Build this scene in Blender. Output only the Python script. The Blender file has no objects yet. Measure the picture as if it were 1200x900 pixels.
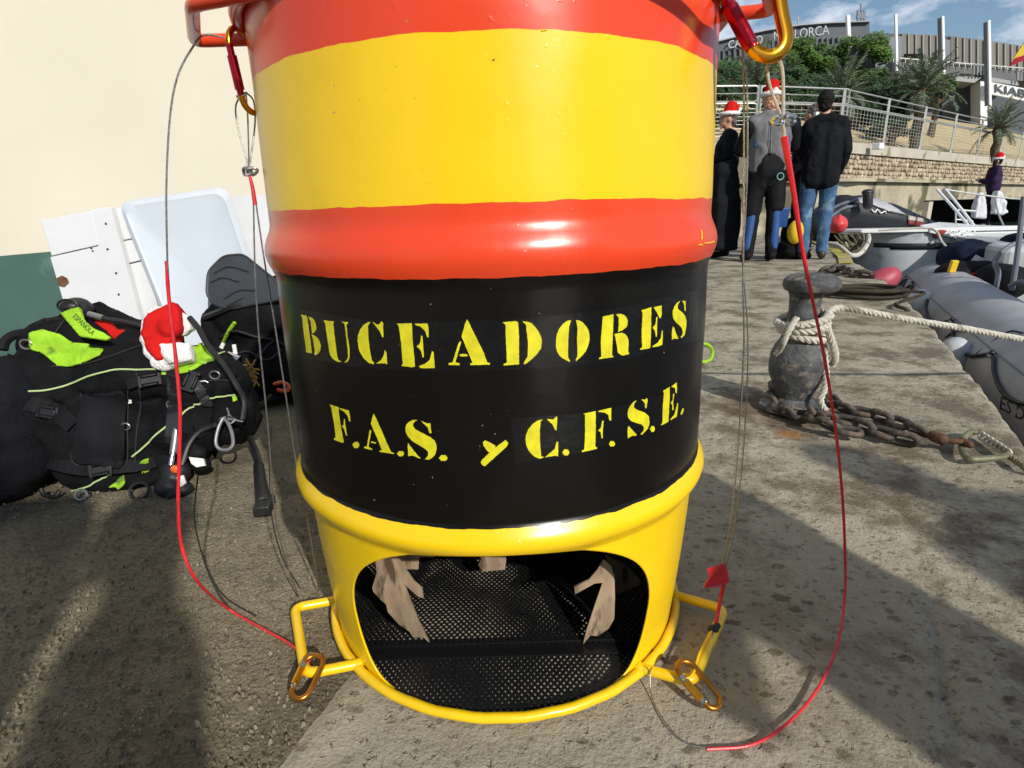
import bpy, bmesh, math, random
from math import sin, cos, pi, radians, sqrt, atan2
from mathutils import Vector, Matrix, noise, geometry
from mathutils.bvhtree import BVHTree
random.seed(7)
S = bpy.context.scene
COL = S.collection
# ------------------------------------------------------------------ camera
FPX, PIT, ROLL, CAMH = 668.5, .2917, .0294, .600
Fv = Vector((0, cos(PIT), -sin(PIT))); R0 = Vector((1, 0, 0)); U0 = R0.cross(Fv)
Rv = cos(ROLL)*R0 - sin(ROLL)*U0; Uv = sin(ROLL)*R0 + cos(ROLL)*U0
O = Vector((0, 0, CAMH))
cd = bpy.data.cameras.new('camera'); cam = bpy.data.objects.new('camera', cd); COL.objects.link(cam)
cd.sensor_width = 36; cd.lens = FPX/1200*36; cd.clip_start = .02; cd.clip_end = 3000
cam.matrix_world = Matrix(((Rv.x, Uv.x, -Fv.x, O.x), (Rv.y, Uv.y, -Fv.y, O.y), (Rv.z, Uv.z, -Fv.z, O.z), (0, 0, 0, 1)))
S.camera = cam
# ------------------------------------------------------------------ light
SUN_AZ, SUN_EL = radians(28), radians(31)      # shadows run away from the camera and to the left by SUN_AZ
w = bpy.data.worlds.new('World'); S.world = w; w.use_nodes = True
nt = w.node_tree; nt.nodes.clear()
out = nt.nodes.new('ShaderNodeOutputWorld'); bg = nt.nodes.new('ShaderNodeBackground')
sky = nt.nodes.new('ShaderNodeTexSky'); sky.sky_type = 'NISHITA'; sky.sun_disc = False
sky.sun_elevation = SUN_EL; sky.sun_rotation = pi - SUN_AZ; sky.air_density = 1.2; sky.dust_density = .25; sky.ozone_density = 3.0
tc = nt.nodes.new('ShaderNodeTexCoord'); mp = nt.nodes.new('ShaderNodeMapping'); mp.inputs['Scale'].default_value = (1, 1, 2.6)
mp.inputs['Location'].default_value = (.35, .1, .22)
cn = nt.nodes.new('ShaderNodeTexNoise'); cn.inputs['Scale'].default_value = 7.5; cn.inputs['Detail'].default_value = 9; cn.inputs['Roughness'].default_value = .58
cr_ = nt.nodes.new('ShaderNodeValToRGB'); cr_.color_ramp.elements[0].position = .49; cr_.color_ramp.elements[1].position = .63
cr_.color_ramp.elements[1].color = (.8, .8, .8, 1)
mx = nt.nodes.new('ShaderNodeMix'); mx.data_type = 'RGBA'; mx.inputs[7].default_value = (8.2, 8.8, 9.8, 1)
bg.inputs['Strength'].default_value = .10
L = nt.links.new
L(tc.outputs['Generated'], mp.inputs[0]); L(mp.outputs[0], cn.inputs['Vector']); L(cn.outputs['Fac'], cr_.inputs[0])
L(cr_.outputs[0], mx.inputs[0]); L(sky.outputs[0], mx.inputs[6]); L(mx.outputs[2], bg.inputs[0]); L(bg.outputs[0], out.inputs[0])
sl = bpy.data.lights.new('sun', 'SUN'); so = bpy.data.objects.new('sun', sl); COL.objects.link(so)
sl.energy = 4.25; sl.angle = radians(.7); sl.color = (1, .95, .87)
sundir = Vector((-sin(SUN_AZ)*cos(SUN_EL), cos(SUN_AZ)*cos(SUN_EL), -sin(SUN_EL)))
so.rotation_euler = sundir.to_track_quat('-Z', 'Y').to_euler(); so.location = (3, -6, 6)
S.view_settings.view_transform = 'Standard'; S.view_settings.look = 'None'; S.view_settings.exposure = 0; S.view_settings.gamma = 1
# ------------------------------------------------------------------ measuring helpers: photo pixel (1200x900) -> place in the world
def ray(px, py): return Fv + Rv*((px-600)/FPX) + Uv*((450-py)/FPX)
def G(px, py, z=0.):
    d = ray(px, py); return O + d*((z-CAMH)/d.z)
def A(px, py, Y):
    d = ray(px, py); return O + d*(Y/d.y)
def PLN(px, py, p0, n):
    d = ray(px, py); return O + d*((p0-O).dot(n)/d.dot(n))
AX, AY, RD = -.0204, .8221, .286
def CYL(px, py, R=RD):
    d = ray(px, py); a = d.x**2+d.y**2; b = -AX*d.x-AY*d.y; c = AX*AX+AY*AY-R*R
    D = b*b-a*c
    t = (-b-sqrt(D))/a if D > 0 else -b/a
    return O+d*t
# ------------------------------------------------------------------ materials
def nd(n, t, **k):
    x = n.nodes.new(t)
    for a, b in k.items(): setattr(x, a, b)
    return x
MATS = {}
def mat(name, col, rough=.6, metal=0, var=.12, vscale=8, bump=.0, bscale=60, coat=0, dirt=None, dscale=6, dthr=.6, emit=None, sub=0, trans=0, col2=None, det=5, bdist=.002, space='Object', stretch=(1, 1, 1)):
    if name in MATS: return MATS[name]
    m = bpy.data.materials.new(name); m.use_nodes = True; n = m.node_tree; b = n.nodes['Principled BSDF']; l = n.links.new
    b.inputs['Roughness'].default_value = rough; b.inputs['Metallic'].default_value = metal
    b.inputs['Coat Weight'].default_value = coat; b.inputs['Specular IOR Level'].default_value = .12 if rough > .68 and metal == 0 else .5; b.inputs['Coat Roughness'].default_value = .12
    if trans: b.inputs['Transmission Weight'].default_value = trans
    t = nd(n, 'ShaderNodeTexCoord'); mpg = nd(n, 'ShaderNodeMapping'); mpg.inputs['Scale'].default_value = stretch
    l(t.outputs[space], mpg.inputs[0]); v = mpg.outputs[0]
    nz = nd(n, 'ShaderNodeTexNoise'); nz.inputs['Scale'].default_value = vscale; nz.inputs['Detail'].default_value = det; l(v, nz.inputs['Vector'])
    rmp = nd(n, 'ShaderNodeValToRGB'); c = Vector(col[:3]); c2 = Vector(col2[:3]) if col2 else c*(1+var)
    c1 = c if col2 else c*(1-var)
    rmp.color_ramp.elements[0].position = .3; rmp.color_ramp.elements[1].position = .7
    rmp.color_ramp.elements[0].color = (*c1, 1); rmp.color_ramp.elements[1].color = (*c2, 1)
    l(nz.outputs['Fac'], rmp.inputs[0]); co = rmp.outputs[0]
    if dirt:
        d = nd(n, 'ShaderNodeTexNoise'); d.inputs['Scale'].default_value = dscale; d.inputs['Detail'].default_value = 8; l(v, d.inputs['Vector'])
        r2 = nd(n, 'ShaderNodeValToRGB'); r2.color_ramp.elements[0].position = dthr; r2.color_ramp.elements[1].position = min(1, dthr+.08); l(d.outputs['Fac'], r2.inputs[0])
        mm = nd(n, 'ShaderNodeMix', data_type='RGBA'); mm.inputs[7].default_value = (*dirt, 1); l(r2.outputs[0], mm.inputs[0]); l(co, mm.inputs[6]); co = mm.outputs[2]
    l(co, b.inputs['Base Color'])
    if bump:
        bn = nd(n, 'ShaderNodeTexNoise'); bn.inputs['Scale'].default_value = bscale; bn.inputs['Detail'].default_value = 6; l(v, bn.inputs['Vector'])
        bp = nd(n, 'ShaderNodeBump'); bp.inputs['Strength'].default_value = bump; bp.inputs['Distance'].default_value = bdist; l(bn.outputs['Fac'], bp.inputs['Height']); l(bp.outputs[0], b.inputs['Normal'])
    if emit: b.inputs['Emission Color'].default_value = (*emit, 1); b.inputs['Emission Strength'].default_value = 1
    MATS[name] = m; return m
# ------------------------------------------------------------------ mesh helpers. a shape is (verts, faces)
def join(*sh):
    V, Fc = [], []
    for v, f in sh:
        k = len(V); V += [Vector(p) for p in v]; Fc += [[i+k for i in q] for q in f]
    return V, Fc
def xf(sh, M): return [M @ Vector(p) for p in sh[0]], sh[1]
def box(c, s, rz=0, rx=0, ry=0):
    M = Matrix.Translation(Vector(c)) @ Matrix.Rotation(rz, 4, 'Z') @ Matrix.Rotation(ry, 4, 'Y') @ Matrix.Rotation(rx, 4, 'X')
    v = [M @ Vector((x*s[0]/2, y*s[1]/2, z*s[2]/2)) for x in (-1, 1) for y in (-1, 1) for z in (-1, 1)]
    return v, [[0, 1, 3, 2], [4, 6, 7, 5], [0, 4, 5, 1], [2, 3, 7, 6], [0, 2, 6, 4], [1, 5, 7, 3]]
def slab(A_, B_, wid, th):            # box between two points
    A_, B_ = Vector(A_), Vector(B_); d = (B_-A_); L_ = d.length; q = d.to_track_quat('X', 'Z').to_matrix().to_4x4()
    M = Matrix.Translation((A_+B_)/2) @ q
    v, f = box((0, 0, 0), (L_, wid, th)); return [M @ p for p in v], f
def crv(pts, n=8, closed=False):
    P = [Vector(p) for p in pts]; R = []; N = len(P)
    rng = range(N if closed else N-1)
    for i in rng:
        if closed: a, b, c, d = P[i-1], P[i], P[(i+1) % N], P[(i+2) % N]
        else: b, c = P[i], P[i+1]; a = P[i-1] if i else b+(b-c); d = P[i+2] if i+2 < N else c+(c-b)
        for k in range(n):
            t = k/n; R.append(.5*((2*b)+(c-a)*t+(2*a-5*b+4*c-d)*t*t+(3*b-a-3*c+d)*t**3))
    if not closed: R.append(P[-1])
    return R
def tube(pts, r, seg=8, closed=False, caps=True):
    P = [Vector(p) for p in pts]; N = len(P); V = []; Fc = []
    rr = r if callable(r) else (lambda t: r)
    T = []
    for i in range(N):
        if closed: t = P[(i+1) % N]-P[i-1]
        else: t = P[min(i+1, N-1)]-P[max(i-1, 0)]
        T.append(t.normalized() if t.length > 1e-9 else Vector((0, 0, 1)))
    u = T[0].orthogonal().normalized()
    fr = []
    for i in range(N):
        if i:
            u = T[i-1].rotation_difference(T[i]) @ u; u = (u-T[i]*u.dot(T[i])).normalized()
        fr.append(u.copy())
    tw = 0
    if closed:
        ue = T[-1].rotation_difference(T[0]) @ fr[-1]; tw = atan2(ue.cross(fr[0]).dot(T[0]), ue.dot(fr[0]))
    for i in range(N):
        u = fr[i]; v = T[i].cross(u); a0 = tw*i/N
        for k in range(seg):
            a = 2*pi*k/seg+a0; V.append(P[i]+(u*cos(a)+v*sin(a))*rr(i/max(1, N-1)))
    for i in range(N if closed else N-1):
        for k in range(seg):
            j = (i+1) % N; Fc.append([i*seg+k, i*seg+(k+1) % seg, j*seg+(k+1) % seg, j*seg+k])
    if not closed and caps:
        Fc.append(list(range(seg))[::-1]); Fc.append([(N-1)*seg+k for k in range(seg)])
    return V, Fc
def resample(P, step):
    out_ = [P[0]]; acc = 0
    for a, b in zip(P, P[1:]):
        d = (b-a).length
        while acc+d >= step:
            a = a+(b-a)*((step-acc)/d); out_.append(a); d = (b-a).length; acc = 0
            if d < 1e-9: break
        acc += d
    return out_
def rope(pts, r, strands=3, pitch=None, seg=6, n=10):
    pitch = pitch or r*7; P = resample(crv(pts, n), pitch/7); res = []
    N = len(P); T = [(P[min(i+1, N-1)]-P[max(i-1, 0)]).normalized() for i in range(N)]
    u = T[0].orthogonal().normalized(); fr = []
    for i in range(N):
        if i: u = T[i-1].rotation_difference(T[i]) @ u
        fr.append(u.copy())
    for s in range(strands):
        Q = [P[i]+(fr[i]*cos(2*pi*(i/7+s/strands))+T[i].cross(fr[i])*sin(2*pi*(i/7+s/strands)))*r*.5 for i in range(N)]
        res.append(tube(Q, r*.56, seg))
    return join(*res)
def lathe(prof, seg=32, c=(0, 0, 0), caps=True):
    V, Fc = [], []
    for r, z in prof:
        for k in range(seg): a = 2*pi*k/seg; V.append(Vector((c[0]+r*cos(a), c[1]+r*sin(a), c[2]+z)))
    for i in range(len(prof)-1):
        for k in range(seg): Fc.append([i*seg+k, i*seg+(k+1) % seg, (i+1)*seg+(k+1) % seg, (i+1)*seg+k])
    if caps: Fc.append(list(range(seg))[::-1]); Fc.append([(len(prof)-1)*seg+k for k in range(seg)])
    return V, Fc
def ell(c, r, seg=14, rot=None):
    v, f = lathe([(max(1e-3, sin(pi*i/8)), -cos(pi*i/8)) for i in range(9)], seg)
    M = Matrix.Translation(Vector(c)) @ (rot.to_4x4() if rot else Matrix()) @ Matrix.Diagonal((*r, 1) if not isinstance(r, (int, float)) else (r, r, r, 1))
    return [M @ p for p in v], f
def caps(a, b, ra, rb=None, seg=10, flat=1):
    rb = rb or ra; a, b = Vector(a), Vector(b); d = b-a; L_ = max(d.length, 1e-5)
    pr = [(max(1e-4, ra*sin(t*pi/8)), -ra*cos(t*pi/8)) for t in range(0, 5)]+[(max(1e-4, rb*cos(t*pi/8)), L_+rb*sin(t*pi/8)) for t in range(0, 5)]
    v, f = lathe(pr, seg); M = Matrix.Translation(a) @ d.to_track_quat('Z', 'Y').to_matrix().to_4x4() @ Matrix.Diagonal((1, flat, 1, 1))
    return [M @ p for p in v], f
def prism(poly, off):                # poly: list of 3D points, off: vector
    n = len(poly); off = Vector(off); V = [Vector(p) for p in poly]+[Vector(p)+off for p in poly]
    tris = geometry.tessellate_polygon([[Vector(p) for p in poly]])
    Fc = [list(t) for t in tris]+[[i+n for i in t[::-1]] for t in tris]+[[i, (i+1) % n, (i+1) % n+n, i+n] for i in range(n)]
    return V, Fc
def mesh(name, sh):
    m = bpy.data.meshes.new(name); m.from_pydata([tuple(p) for p in sh[0]], [], [list(f) for f in sh[1]]); m.validate(); m.update(); return m
def fixn(m):
    b = bmesh.new(); b.from_mesh(m); bmesh.ops.recalc_face_normals(b, faces=b.faces); b.to_mesh(m); b.free()
def obj(name, sh, m, parent=None, smooth=True, bevel=0, fix=True, auto=True):
    me = sh if isinstance(sh, bpy.types.Mesh) else mesh(name, sh)
    if fix and not isinstance(sh, bpy.types.Mesh): fixn(me)
    for mm in (m if isinstance(m, (list, tuple)) else [m]):
        if len(me.materials) < (len(m) if isinstance(m, (list, tuple)) else 1): me.materials.append(mm)
    o = bpy.data.objects.new(name, me); COL.objects.link(o)
    if smooth:
        for p in me.polygons: p.use_smooth = True
        if auto:
            try: me.set_sharp_from_angle(angle=radians(38))
            except Exception: pass
    if bevel:
        b = o.modifiers.new('b', 'BEVEL'); b.width = bevel; b.segments = 2; b.limit_method = 'ANGLE'
    if parent:
        o.parent = parent; o.matrix_parent_inverse = Matrix.Translation(-parent.location)
        if parent.rotation_euler.z: o.matrix_parent_inverse = parent.matrix_basis.inverted()
    return o
def thing(name, label, cat, loc=(0, 0, 0), group=None):
    o = bpy.data.objects.new(name, None); COL.objects.link(o); o.location = loc; o.empty_display_size = .1
    o['label'] = label; o['category'] = cat
    if group: o['group'] = group
    return o
def tag(o, label, cat, group=None):
    o['label'] = label; o['category'] = cat
    if group: o['group'] = group
    return o
def struct(name, sh, m, parent=None, **k):
    o = obj(name, sh, m, parent, **k)
    if not parent: o['kind'] = 'structure'
    return o
def stuff(o): o['kind'] = 'stuff'; return o
def blob(name, prims, vox, m, parent=None, smooth=6, amp=0, ns=8, fold=0, fs=5, seed=0, stretch=(1, 1, 1)):
    me = mesh('tmp', join(*prims)); fixn_parts = me
    o = bpy.data.objects.new('tmp', me); COL.objects.link(o)
    r = o.modifiers.new('r', 'REMESH'); r.mode = 'VOXEL'; r.voxel_size = vox
    if smooth:
        s = o.modifiers.new('s', 'SMOOTH'); s.iterations = smooth; s.factor = .5
    dg = bpy.context.evaluated_depsgraph_get(); dg.update()
    m2 = bpy.data.meshes.new_from_object(o.evaluated_get(dg)); bpy.data.objects.remove(o)
    if amp or fold:
        sd = Vector((seed*3.1, seed*1.7, seed*.9)); st = Vector(stretch)
        for v in m2.vertices:
            q = Vector((v.co.x*st.x, v.co.y*st.y, v.co.z*st.z))+sd
            d = amp*noise.noise(q*ns)
            if fold: d += fold*(1-2.2*abs(noise.noise(q*fs)+.4*noise.noise(q*fs*2.3)))
            v.co += v.normal*d
    m2.name = name; m2.materials.clear(); m2.materials.append(m)
    for p in m2.polygons: p.use_smooth = True
    o = bpy.data.objects.new(name, m2); COL.objects.link(o)
    if parent: o.parent = parent; o.matrix_parent_inverse = Matrix.Translation(-parent.location)
    return o
def bvh(o):
    me = o.data; return BVHTree.FromPolygons([v.co.copy() for v in me.vertices], [tuple(p.vertices) for p in me.polygons])
def hit(bv, px, py, fallback=None):
    d = ray(px, py).normalized(); h = bv.ray_cast(O, d)
    if h[0] is None: return None
    return h[0], h[1]
def flat_poly(poly, step):            # 2D polygon cut into small cells -> (2D verts, faces)
    b = bmesh.new(); vs = [b.verts.new((p[0], p[1], 0)) for p in poly]
    f = b.faces.new(vs); bmesh.ops.triangulate(b, faces=[f])
    xs = [p[0] for p in poly]; ys = [p[1] for p in poly]
    for ax, lo, hi in ((0, min(xs), max(xs)), (1, min(ys), max(ys))):
        x = lo+step
        while x < hi:
            co = Vector((x, 0, 0)) if ax == 0 else Vector((0, x, 0)); no = Vector((1, 0, 0)) if ax == 0 else Vector((0, 1, 0))
            bmesh.ops.bisect_plane(b, geom=b.verts[:]+b.edges[:]+b.faces[:], plane_co=co, plane_no=no); x += step
    b.verts.index_update(); V = [(v.co.x, v.co.y) for v in b.verts]; Fc = [[v.index for v in f.verts] for f in b.faces]; b.free()
    return V, Fc
def drape(name, poly, bv, m, parent, off=.003, step=5, th=.002):
    V2, Fc = flat_poly(poly, step); V = []; ok = []
    c = None
    for x, y in V2:
        h = hit(bv, x, y)
        if h:
            nn = h[1] if h[1].dot(ray(x, y)) < 0 else -h[1]
            V.append(h[0]+nn*off); ok.append(True)
        else: V.append(None); ok.append(False)
    use = {}; W = []; F2 = []
    for f in Fc:
        if all(ok[i] for i in f):
            for i in f:
                if i not in use: use[i] = len(W); W.append(V[i])
            F2.append([use[i] for i in f])
    o = obj(name, (W, F2), m, parent, fix=False, auto=False)
    s = o.modifiers.new('s', 'SOLIDIFY'); s.thickness = th; s.offset = 0
    return o
def drape_line(px, bv, off=.003, n=6):
    P = [Vector((x, y, 0)) for x, y in px]; C = crv(P, n); R = []
    for c in C:
        h = hit(bv, c.x, c.y)
        if h:
            nn = h[1] if h[1].dot(ray(c.x, c.y)) < 0 else -h[1]
            R.append(h[0]+nn*off)
    return R
def zp(off, pts, s=7.5): return [(off[0]+x/s, off[1]+y/s) for x, y in pts]
def text_mesh(txt, fn, ext=.0, bold=0):       # built-in letters as a mesh, laid out by fn(x, y) -> world point
    c = bpy.data.curves.new('t', 'FONT'); c.body = txt; c.size = 1; c.resolution_u = 3; c.offset = bold
    o = bpy.data.objects.new('t', c); COL.objects.link(o); dg = bpy.context.evaluated_depsgraph_get(); dg.update()
    me = bpy.data.meshes.new_from_object(o.evaluated_get(dg)); bpy.data.objects.remove(o)
    W = max(v.co.x for v in me.vertices)
    V = [fn(v.co.x/W, v.co.y/.73) for v in me.vertices]; Fc = [list(p.vertices) for p in me.polygons]
    return V, Fc
# ------------------------------------------------------------------ materials used
def m_drum():
    m = bpy.data.materials.new('drum paint'); m.use_nodes = True; n = m.node_tree; b = n.nodes['Principled BSDF']; l = n.links.new
    t = nd(n, 'ShaderNodeTexCoord'); sp = nd(n, 'ShaderNodeSeparateXYZ'); l(t.outputs['Object'], sp.inputs[0])
    nz = nd(n, 'ShaderNodeTexNoise'); nz.inputs['Scale'].default_value = 26; nz.inputs['Detail'].default_value = 6; l(t.outputs['Object'], nz.inputs['Vector'])
    ma = nd(n, 'ShaderNodeMath', operation='MULTIPLY_ADD'); ma.inputs[1].default_value = .006; ma.inputs[2].default_value = -.003; l(nz.outputs['Fac'], ma.inputs[0])
    ad = nd(n, 'ShaderNodeMath', operation='ADD'); l(sp.outputs[2], ad.inputs[0]); l(ma.outputs[0], ad.inputs[1])
    cr = nd(n, 'ShaderNodeValToRGB'); cr.color_ramp.interpolation = 'CONSTANT'; l(ad.outputs[0], cr.inputs[0])
    e = cr.color_ramp.elements; Y_, K_, R_ = (.90, .585, .006, 1), (.0045, .0037, .0032, 1), (.76, .060, .016, 1)
    e[0].position = 0; e[0].color = Y_; e[1].position = .2812; e[1].color = K_
    for p, c in ((.5415, R_), (.6086, Y_), (.746, R_)): q = e.new(p); q.color = c
    # faint variation, specks
    n2 = nd(n, 'ShaderNodeTexNoise'); n2.inputs['Scale'].default_value = 7; n2.inputs['Detail'].default_value = 7; l(t.outputs['Object'], n2.inputs['Vector'])
    mr = nd(n, 'ShaderNodeMapRange'); mr.inputs[3].default_value = .86; mr.inputs[4].default_value = 1.1; l(n2.outputs['Fac'], mr.inputs[0])
    mm = nd(n, 'ShaderNodeMix', data_type='RGBA', blend_type='MULTIPLY'); mm.inputs[0].default_value = 1; l(cr.outputs[0], mm.inputs[6]); l(mr.outputs[0], mm.inputs[7])
    n3 = nd(n, 'ShaderNodeTexNoise'); n3.inputs['Scale'].default_value = 190; n3.inputs['Detail'].default_value = 2; l(t.outputs['Object'], n3.inputs['Vector'])
    r3 = nd(n, 'ShaderNodeValToRGB'); r3.color_ramp.elements[0].position = .76; r3.color_ramp.elements[1].position = .80; l(n3.outputs['Fac'], r3.inputs[0])
    m3 = nd(n, 'ShaderNodeMix', data_type='RGBA'); m3.inputs[7].default_value = (.25, .2, .15, 1); l(r3.outputs[0], m3.inputs[0]); l(mm.outputs[2], m3.inputs[6])
    # chips and grime: rust breaking through on the ribs, scuffs
    n8 = nd(n, 'ShaderNodeTexNoise'); n8.inputs['Scale'].default_value = 34; n8.inputs['Detail'].default_value = 10; n8.inputs['Roughness'].default_value = .75; l(t.outputs['Object'], n8.inputs['Vector'])
    r8 = nd(n, 'ShaderNodeValToRGB'); r8.color_ramp.elements[0].position = .685; r8.color_ramp.elements[1].position = .70; l(n8.outputs['Fac'], r8.inputs[0])
    m8 = nd(n, 'ShaderNodeMix', data_type='RGBA'); m8.inputs[7].default_value = (.05, .022, .012, 1); l(r8.outputs[0], m8.inputs[0]); l(m3.outputs[2], m8.inputs[6])
    mpz = nd(n, 'ShaderNodeMapping'); mpz.inputs['Scale'].default_value = (90, 90, 9); mpz.inputs['Rotation'].default_value = (.3, .5, 0); l(t.outputs['Object'], mpz.inputs[0])
    n9 = nd(n, 'ShaderNodeTexNoise'); n9.inputs['Scale'].default_value = 1; n9.inputs['Detail'].default_value = 4; l(mpz.outputs[0], n9.inputs['Vector'])
    r9 = nd(n, 'ShaderNodeValToRGB'); r9.color_ramp.elements[0].position = .74; r9.color_ramp.elements[1].position = .80; r9.color_ramp.elements[1].color = (.35, .35, .35, 1); l(n9.outputs['Fac'], r9.inputs[0])
    m9 = nd(n, 'ShaderNodeMix', data_type='RGBA'); m9.inputs[7].default_value = (.22, .2, .17, 1); l(r9.outputs[0], m9.inputs[0]); l(m8.outputs[2], m9.inputs[6])
    l(m9.outputs[2], b.inputs['Base Color'])
    # the black band shines less broadly
    cb = nd(n, 'ShaderNodeValToRGB'); cb.color_ramp.interpolation = 'CONSTANT'; cb.color_ramp.elements[0].color = (.5, .5, .5, 1); cb.color_ramp.elements[1].position = .2812; cb.color_ramp.elements[1].color = (.3, .3, .3, 1); q_ = cb.color_ramp.elements.new(.5415); q_.color = (.5, .5, .5, 1)
    l(ad.outputs[0], cb.inputs[0]); l(cb.outputs[0], b.inputs['Specular IOR Level'])
    # gloss varies: brushed enamel
    mp_ = nd(n, 'ShaderNodeMapping'); mp_.inputs['Scale'].default_value = (1, 1, .12); l(t.outputs['Object'], mp_.inputs[0])
    n4 = nd(n, 'ShaderNodeTexNoise'); n4.inputs['Scale'].default_value = 60; n4.inputs['Detail'].default_value = 4; l(mp_.outputs[0], n4.inputs['Vector'])
    r4 = nd(n, 'ShaderNodeMapRange'); r4.inputs[3].default_value = .2; r4.inputs[4].default_value = .36; l(n2.outputs['Fac'], r4.inputs[0]); l(r4.outputs[0], b.inputs['Roughness'])
    n5 = nd(n, 'ShaderNodeTexNoise'); n5.inputs['Scale'].default_value = 11; n5.inputs['Detail'].default_value = 3; l(t.outputs['Object'], n5.inputs['Vector'])
    n6 = nd(n, 'ShaderNodeTexNoise'); n6.inputs['Scale'].default_value = 120; n6.inputs['Detail'].default_value = 2; l(t.outputs['Object'], n6.inputs['Vector'])
    r6 = nd(n, 'ShaderNodeMapRange'); r6.inputs[1].default_value = .68; r6.inputs[2].default_value = .8; l(n6.outputs['Fac'], r6.inputs[0])
    b1 = nd(n, 'ShaderNodeBump'); b1.inputs['Strength'].default_value = .5; b1.inputs['Distance'].default_value = .0022; l(n5.outputs['Fac'], b1.inputs['Height'])
    b2 = nd(n, 'ShaderNodeBump'); b2.inputs['Strength'].default_value = .25; b2.inputs['Distance'].default_value = .0006; l(n4.outputs['Fac'], b2.inputs['Height']); l(b1.outputs[0], b2.inputs['Normal'])
    b3 = nd(n, 'ShaderNodeBump'); b3.inputs['Strength'].default_value = .3; b3.inputs['Distance'].default_value = .0008; l(r6.outputs[0], b3.inputs['Height']); l(b2.outputs[0], b3.inputs['Normal'])
    l(b3.outputs[0], b.inputs['Normal'])
    return m
M_DRUM = m_drum()
M_INNER = mat('drum inside', (.02, .018, .016), .6, var=.4, bump=.3)
M_YEL = mat('yellow enamel', (.90, .57, .006), .32, var=.06, bump=.5, bscale=50, bdist=.001, coat=.3)
M_REDP = mat('red enamel', (.74, .06, .016), .32, var=.06, bump=.5, bscale=60, bdist=.001, coat=.3)
M_LET = mat('stencil yellow', (.66, .60, .015), .45, var=.14, vscale=90, bump=.4, bscale=150, bdist=.0006)
M_BLACK = mat('black fabric', (.006, .006, .007), .8, var=.5, vscale=20, bump=.8, bscale=120, bdist=.004)
M_NEOP = mat('black neoprene', (.009, .009, .011), .7, var=.3, bump=.25, bscale=120)
M_RUB = mat('black rubber', (.010, .010, .011), .5, var=.25, bump=.2, bscale=80)
M_LIME = mat('lime fabric', (.30, .56, .03), .75, var=.22, vscale=14, bump=1, bscale=70, bdist=.006, dirt=(.13, .24, .03), dscale=16, dthr=.6)
M_PIPE = mat('pale green piping', (.45, .58, .25), .6, var=.1)
M_WIRE = mat('steel wire', (.34, .33, .31), .35, metal=.85, var=.3, vscale=300, bump=.8, bscale=900, bdist=.0006)
M_REDR = mat('red cord sleeve', (.62, .022, .03), .38, var=.18, vscale=60, bump=.4, bscale=260, bdist=.001, dirt=(.75, .35, .33), dscale=90, dthr=.68)
M_GOLD = mat('gold anodised', (.75, .33, .02), .2, metal=.9, var=.08)
M_CRIM = mat('crimson anodised', (.42, .012, .03), .22, metal=.75, var=.1)
M_CHR = mat('chrome', (.6, .6, .62), .16, metal=1, var=.1)
M_STEEL = mat('dull steel', (.3, .3, .3), .4, metal=.8, var=.25, bump=.3)
M_WHITE = mat('white paint', (.64, .65, .66), .5, var=.04, bump=.25, bscale=40, dirt=(.33, .25, .17), dscale=13, dthr=.74)
M_PLAS = mat('white plastic', (.56, .61, .67), .35, var=.03, bump=.15, bscale=20, dirt=(.5, .47, .42), dscale=30, dthr=.76)
M_CREAM = mat('cream render', (.71, .655, .53), .9, var=.035, vscale=2, bump=.2, bscale=90, bdist=.002, dirt=(.80, .74, .60), dscale=2.2, dthr=.62)
M_GREEN = mat('green dado paint', (.055, .12, .10), .6, var=.12, vscale=5, bump=.4, bscale=30, dirt=(.1, .17, .15), dscale=12, dthr=.62)
M_FELT = mat('red felt', (.52, .012, .010), .9, var=.15, vscale=30, bump=.8, bscale=200)
M_FUR = mat('white plush', (.78, .76, .74), .95, var=.06, vscale=60, bump=1, bscale=160, bdist=.006)
M_SKIN = mat('skin', (.5, .27, .18), .55, var=.08)
M_BOLL = mat('bollard iron', (.062, .064, .066), .6, var=.55, vscale=22, bump=1, bscale=50, bdist=.006, dirt=(.20, .17, .13), dscale=34, dthr=.55)
M_CHAIN = mat('chain rust', (.075, .062, .052), .75, metal=.2, var=.5, vscale=30, bump=1, bscale=90, bdist=.002, dirt=(.17, .12, .08), dscale=30, dthr=.55)
M_ROPEW = mat('off white rope', (.52, .49, .42), .9, var=.18, vscale=60, bump=.8, bscale=300, bdist=.001, dirt=(.27, .24, .19), dscale=14, dthr=.58)
M_PVC = mat('grey boat fabric', (.34, .345, .36), .5, var=.12, vscale=5, bump=.3, bscale=90, dirt=(.31, .3, .29), dscale=6, dthr=.6)
M_PVCB = mat('black boat fabric', (.007, .009, .015), .6, var=.3, bump=.2)
M_HULL = mat('pale hull', (.5, .53, .55), .35, var=.08, vscale=3, dirt=(.36, .38, .38), dscale=4, dthr=.6)
M_GELW = mat('white gelcoat', (.75, .76, .76), .3, var=.04)
M_NAVY = mat('navy canvas', (.007, .011, .026), .7, var=.3, bump=.4)
M_BUOY = mat('red buoy', (.62, .055, .05), .4, var=.15, vscale=8)
M_PINK = mat('faded red buoy', (.42, .06, .09), .5, var=.2, vscale=8)
M_CONC = mat('quay wall concrete', (.42, .37, .27), .9, var=.2, vscale=1.2, bump=.8, bscale=9, bdist=.03, dirt=(.13, .12, .075), dscale=.9, dthr=.53)
M_CAP = mat('coping concrete', (.47, .43, .35), .9, var=.12, vscale=2, bump=.5, bscale=14, bdist=.01, dirt=(.26, .24, .17), dscale=2.5, dthr=.6)
M_STONE = mat('rubble stone', (.40, .33, .24), .9, var=.45, vscale=3.5, bump=.8, bscale=20, bdist=.02)
M_MORT = mat('mortar', (.19, .165, .12), .95, var=.2, vscale=6)
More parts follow.
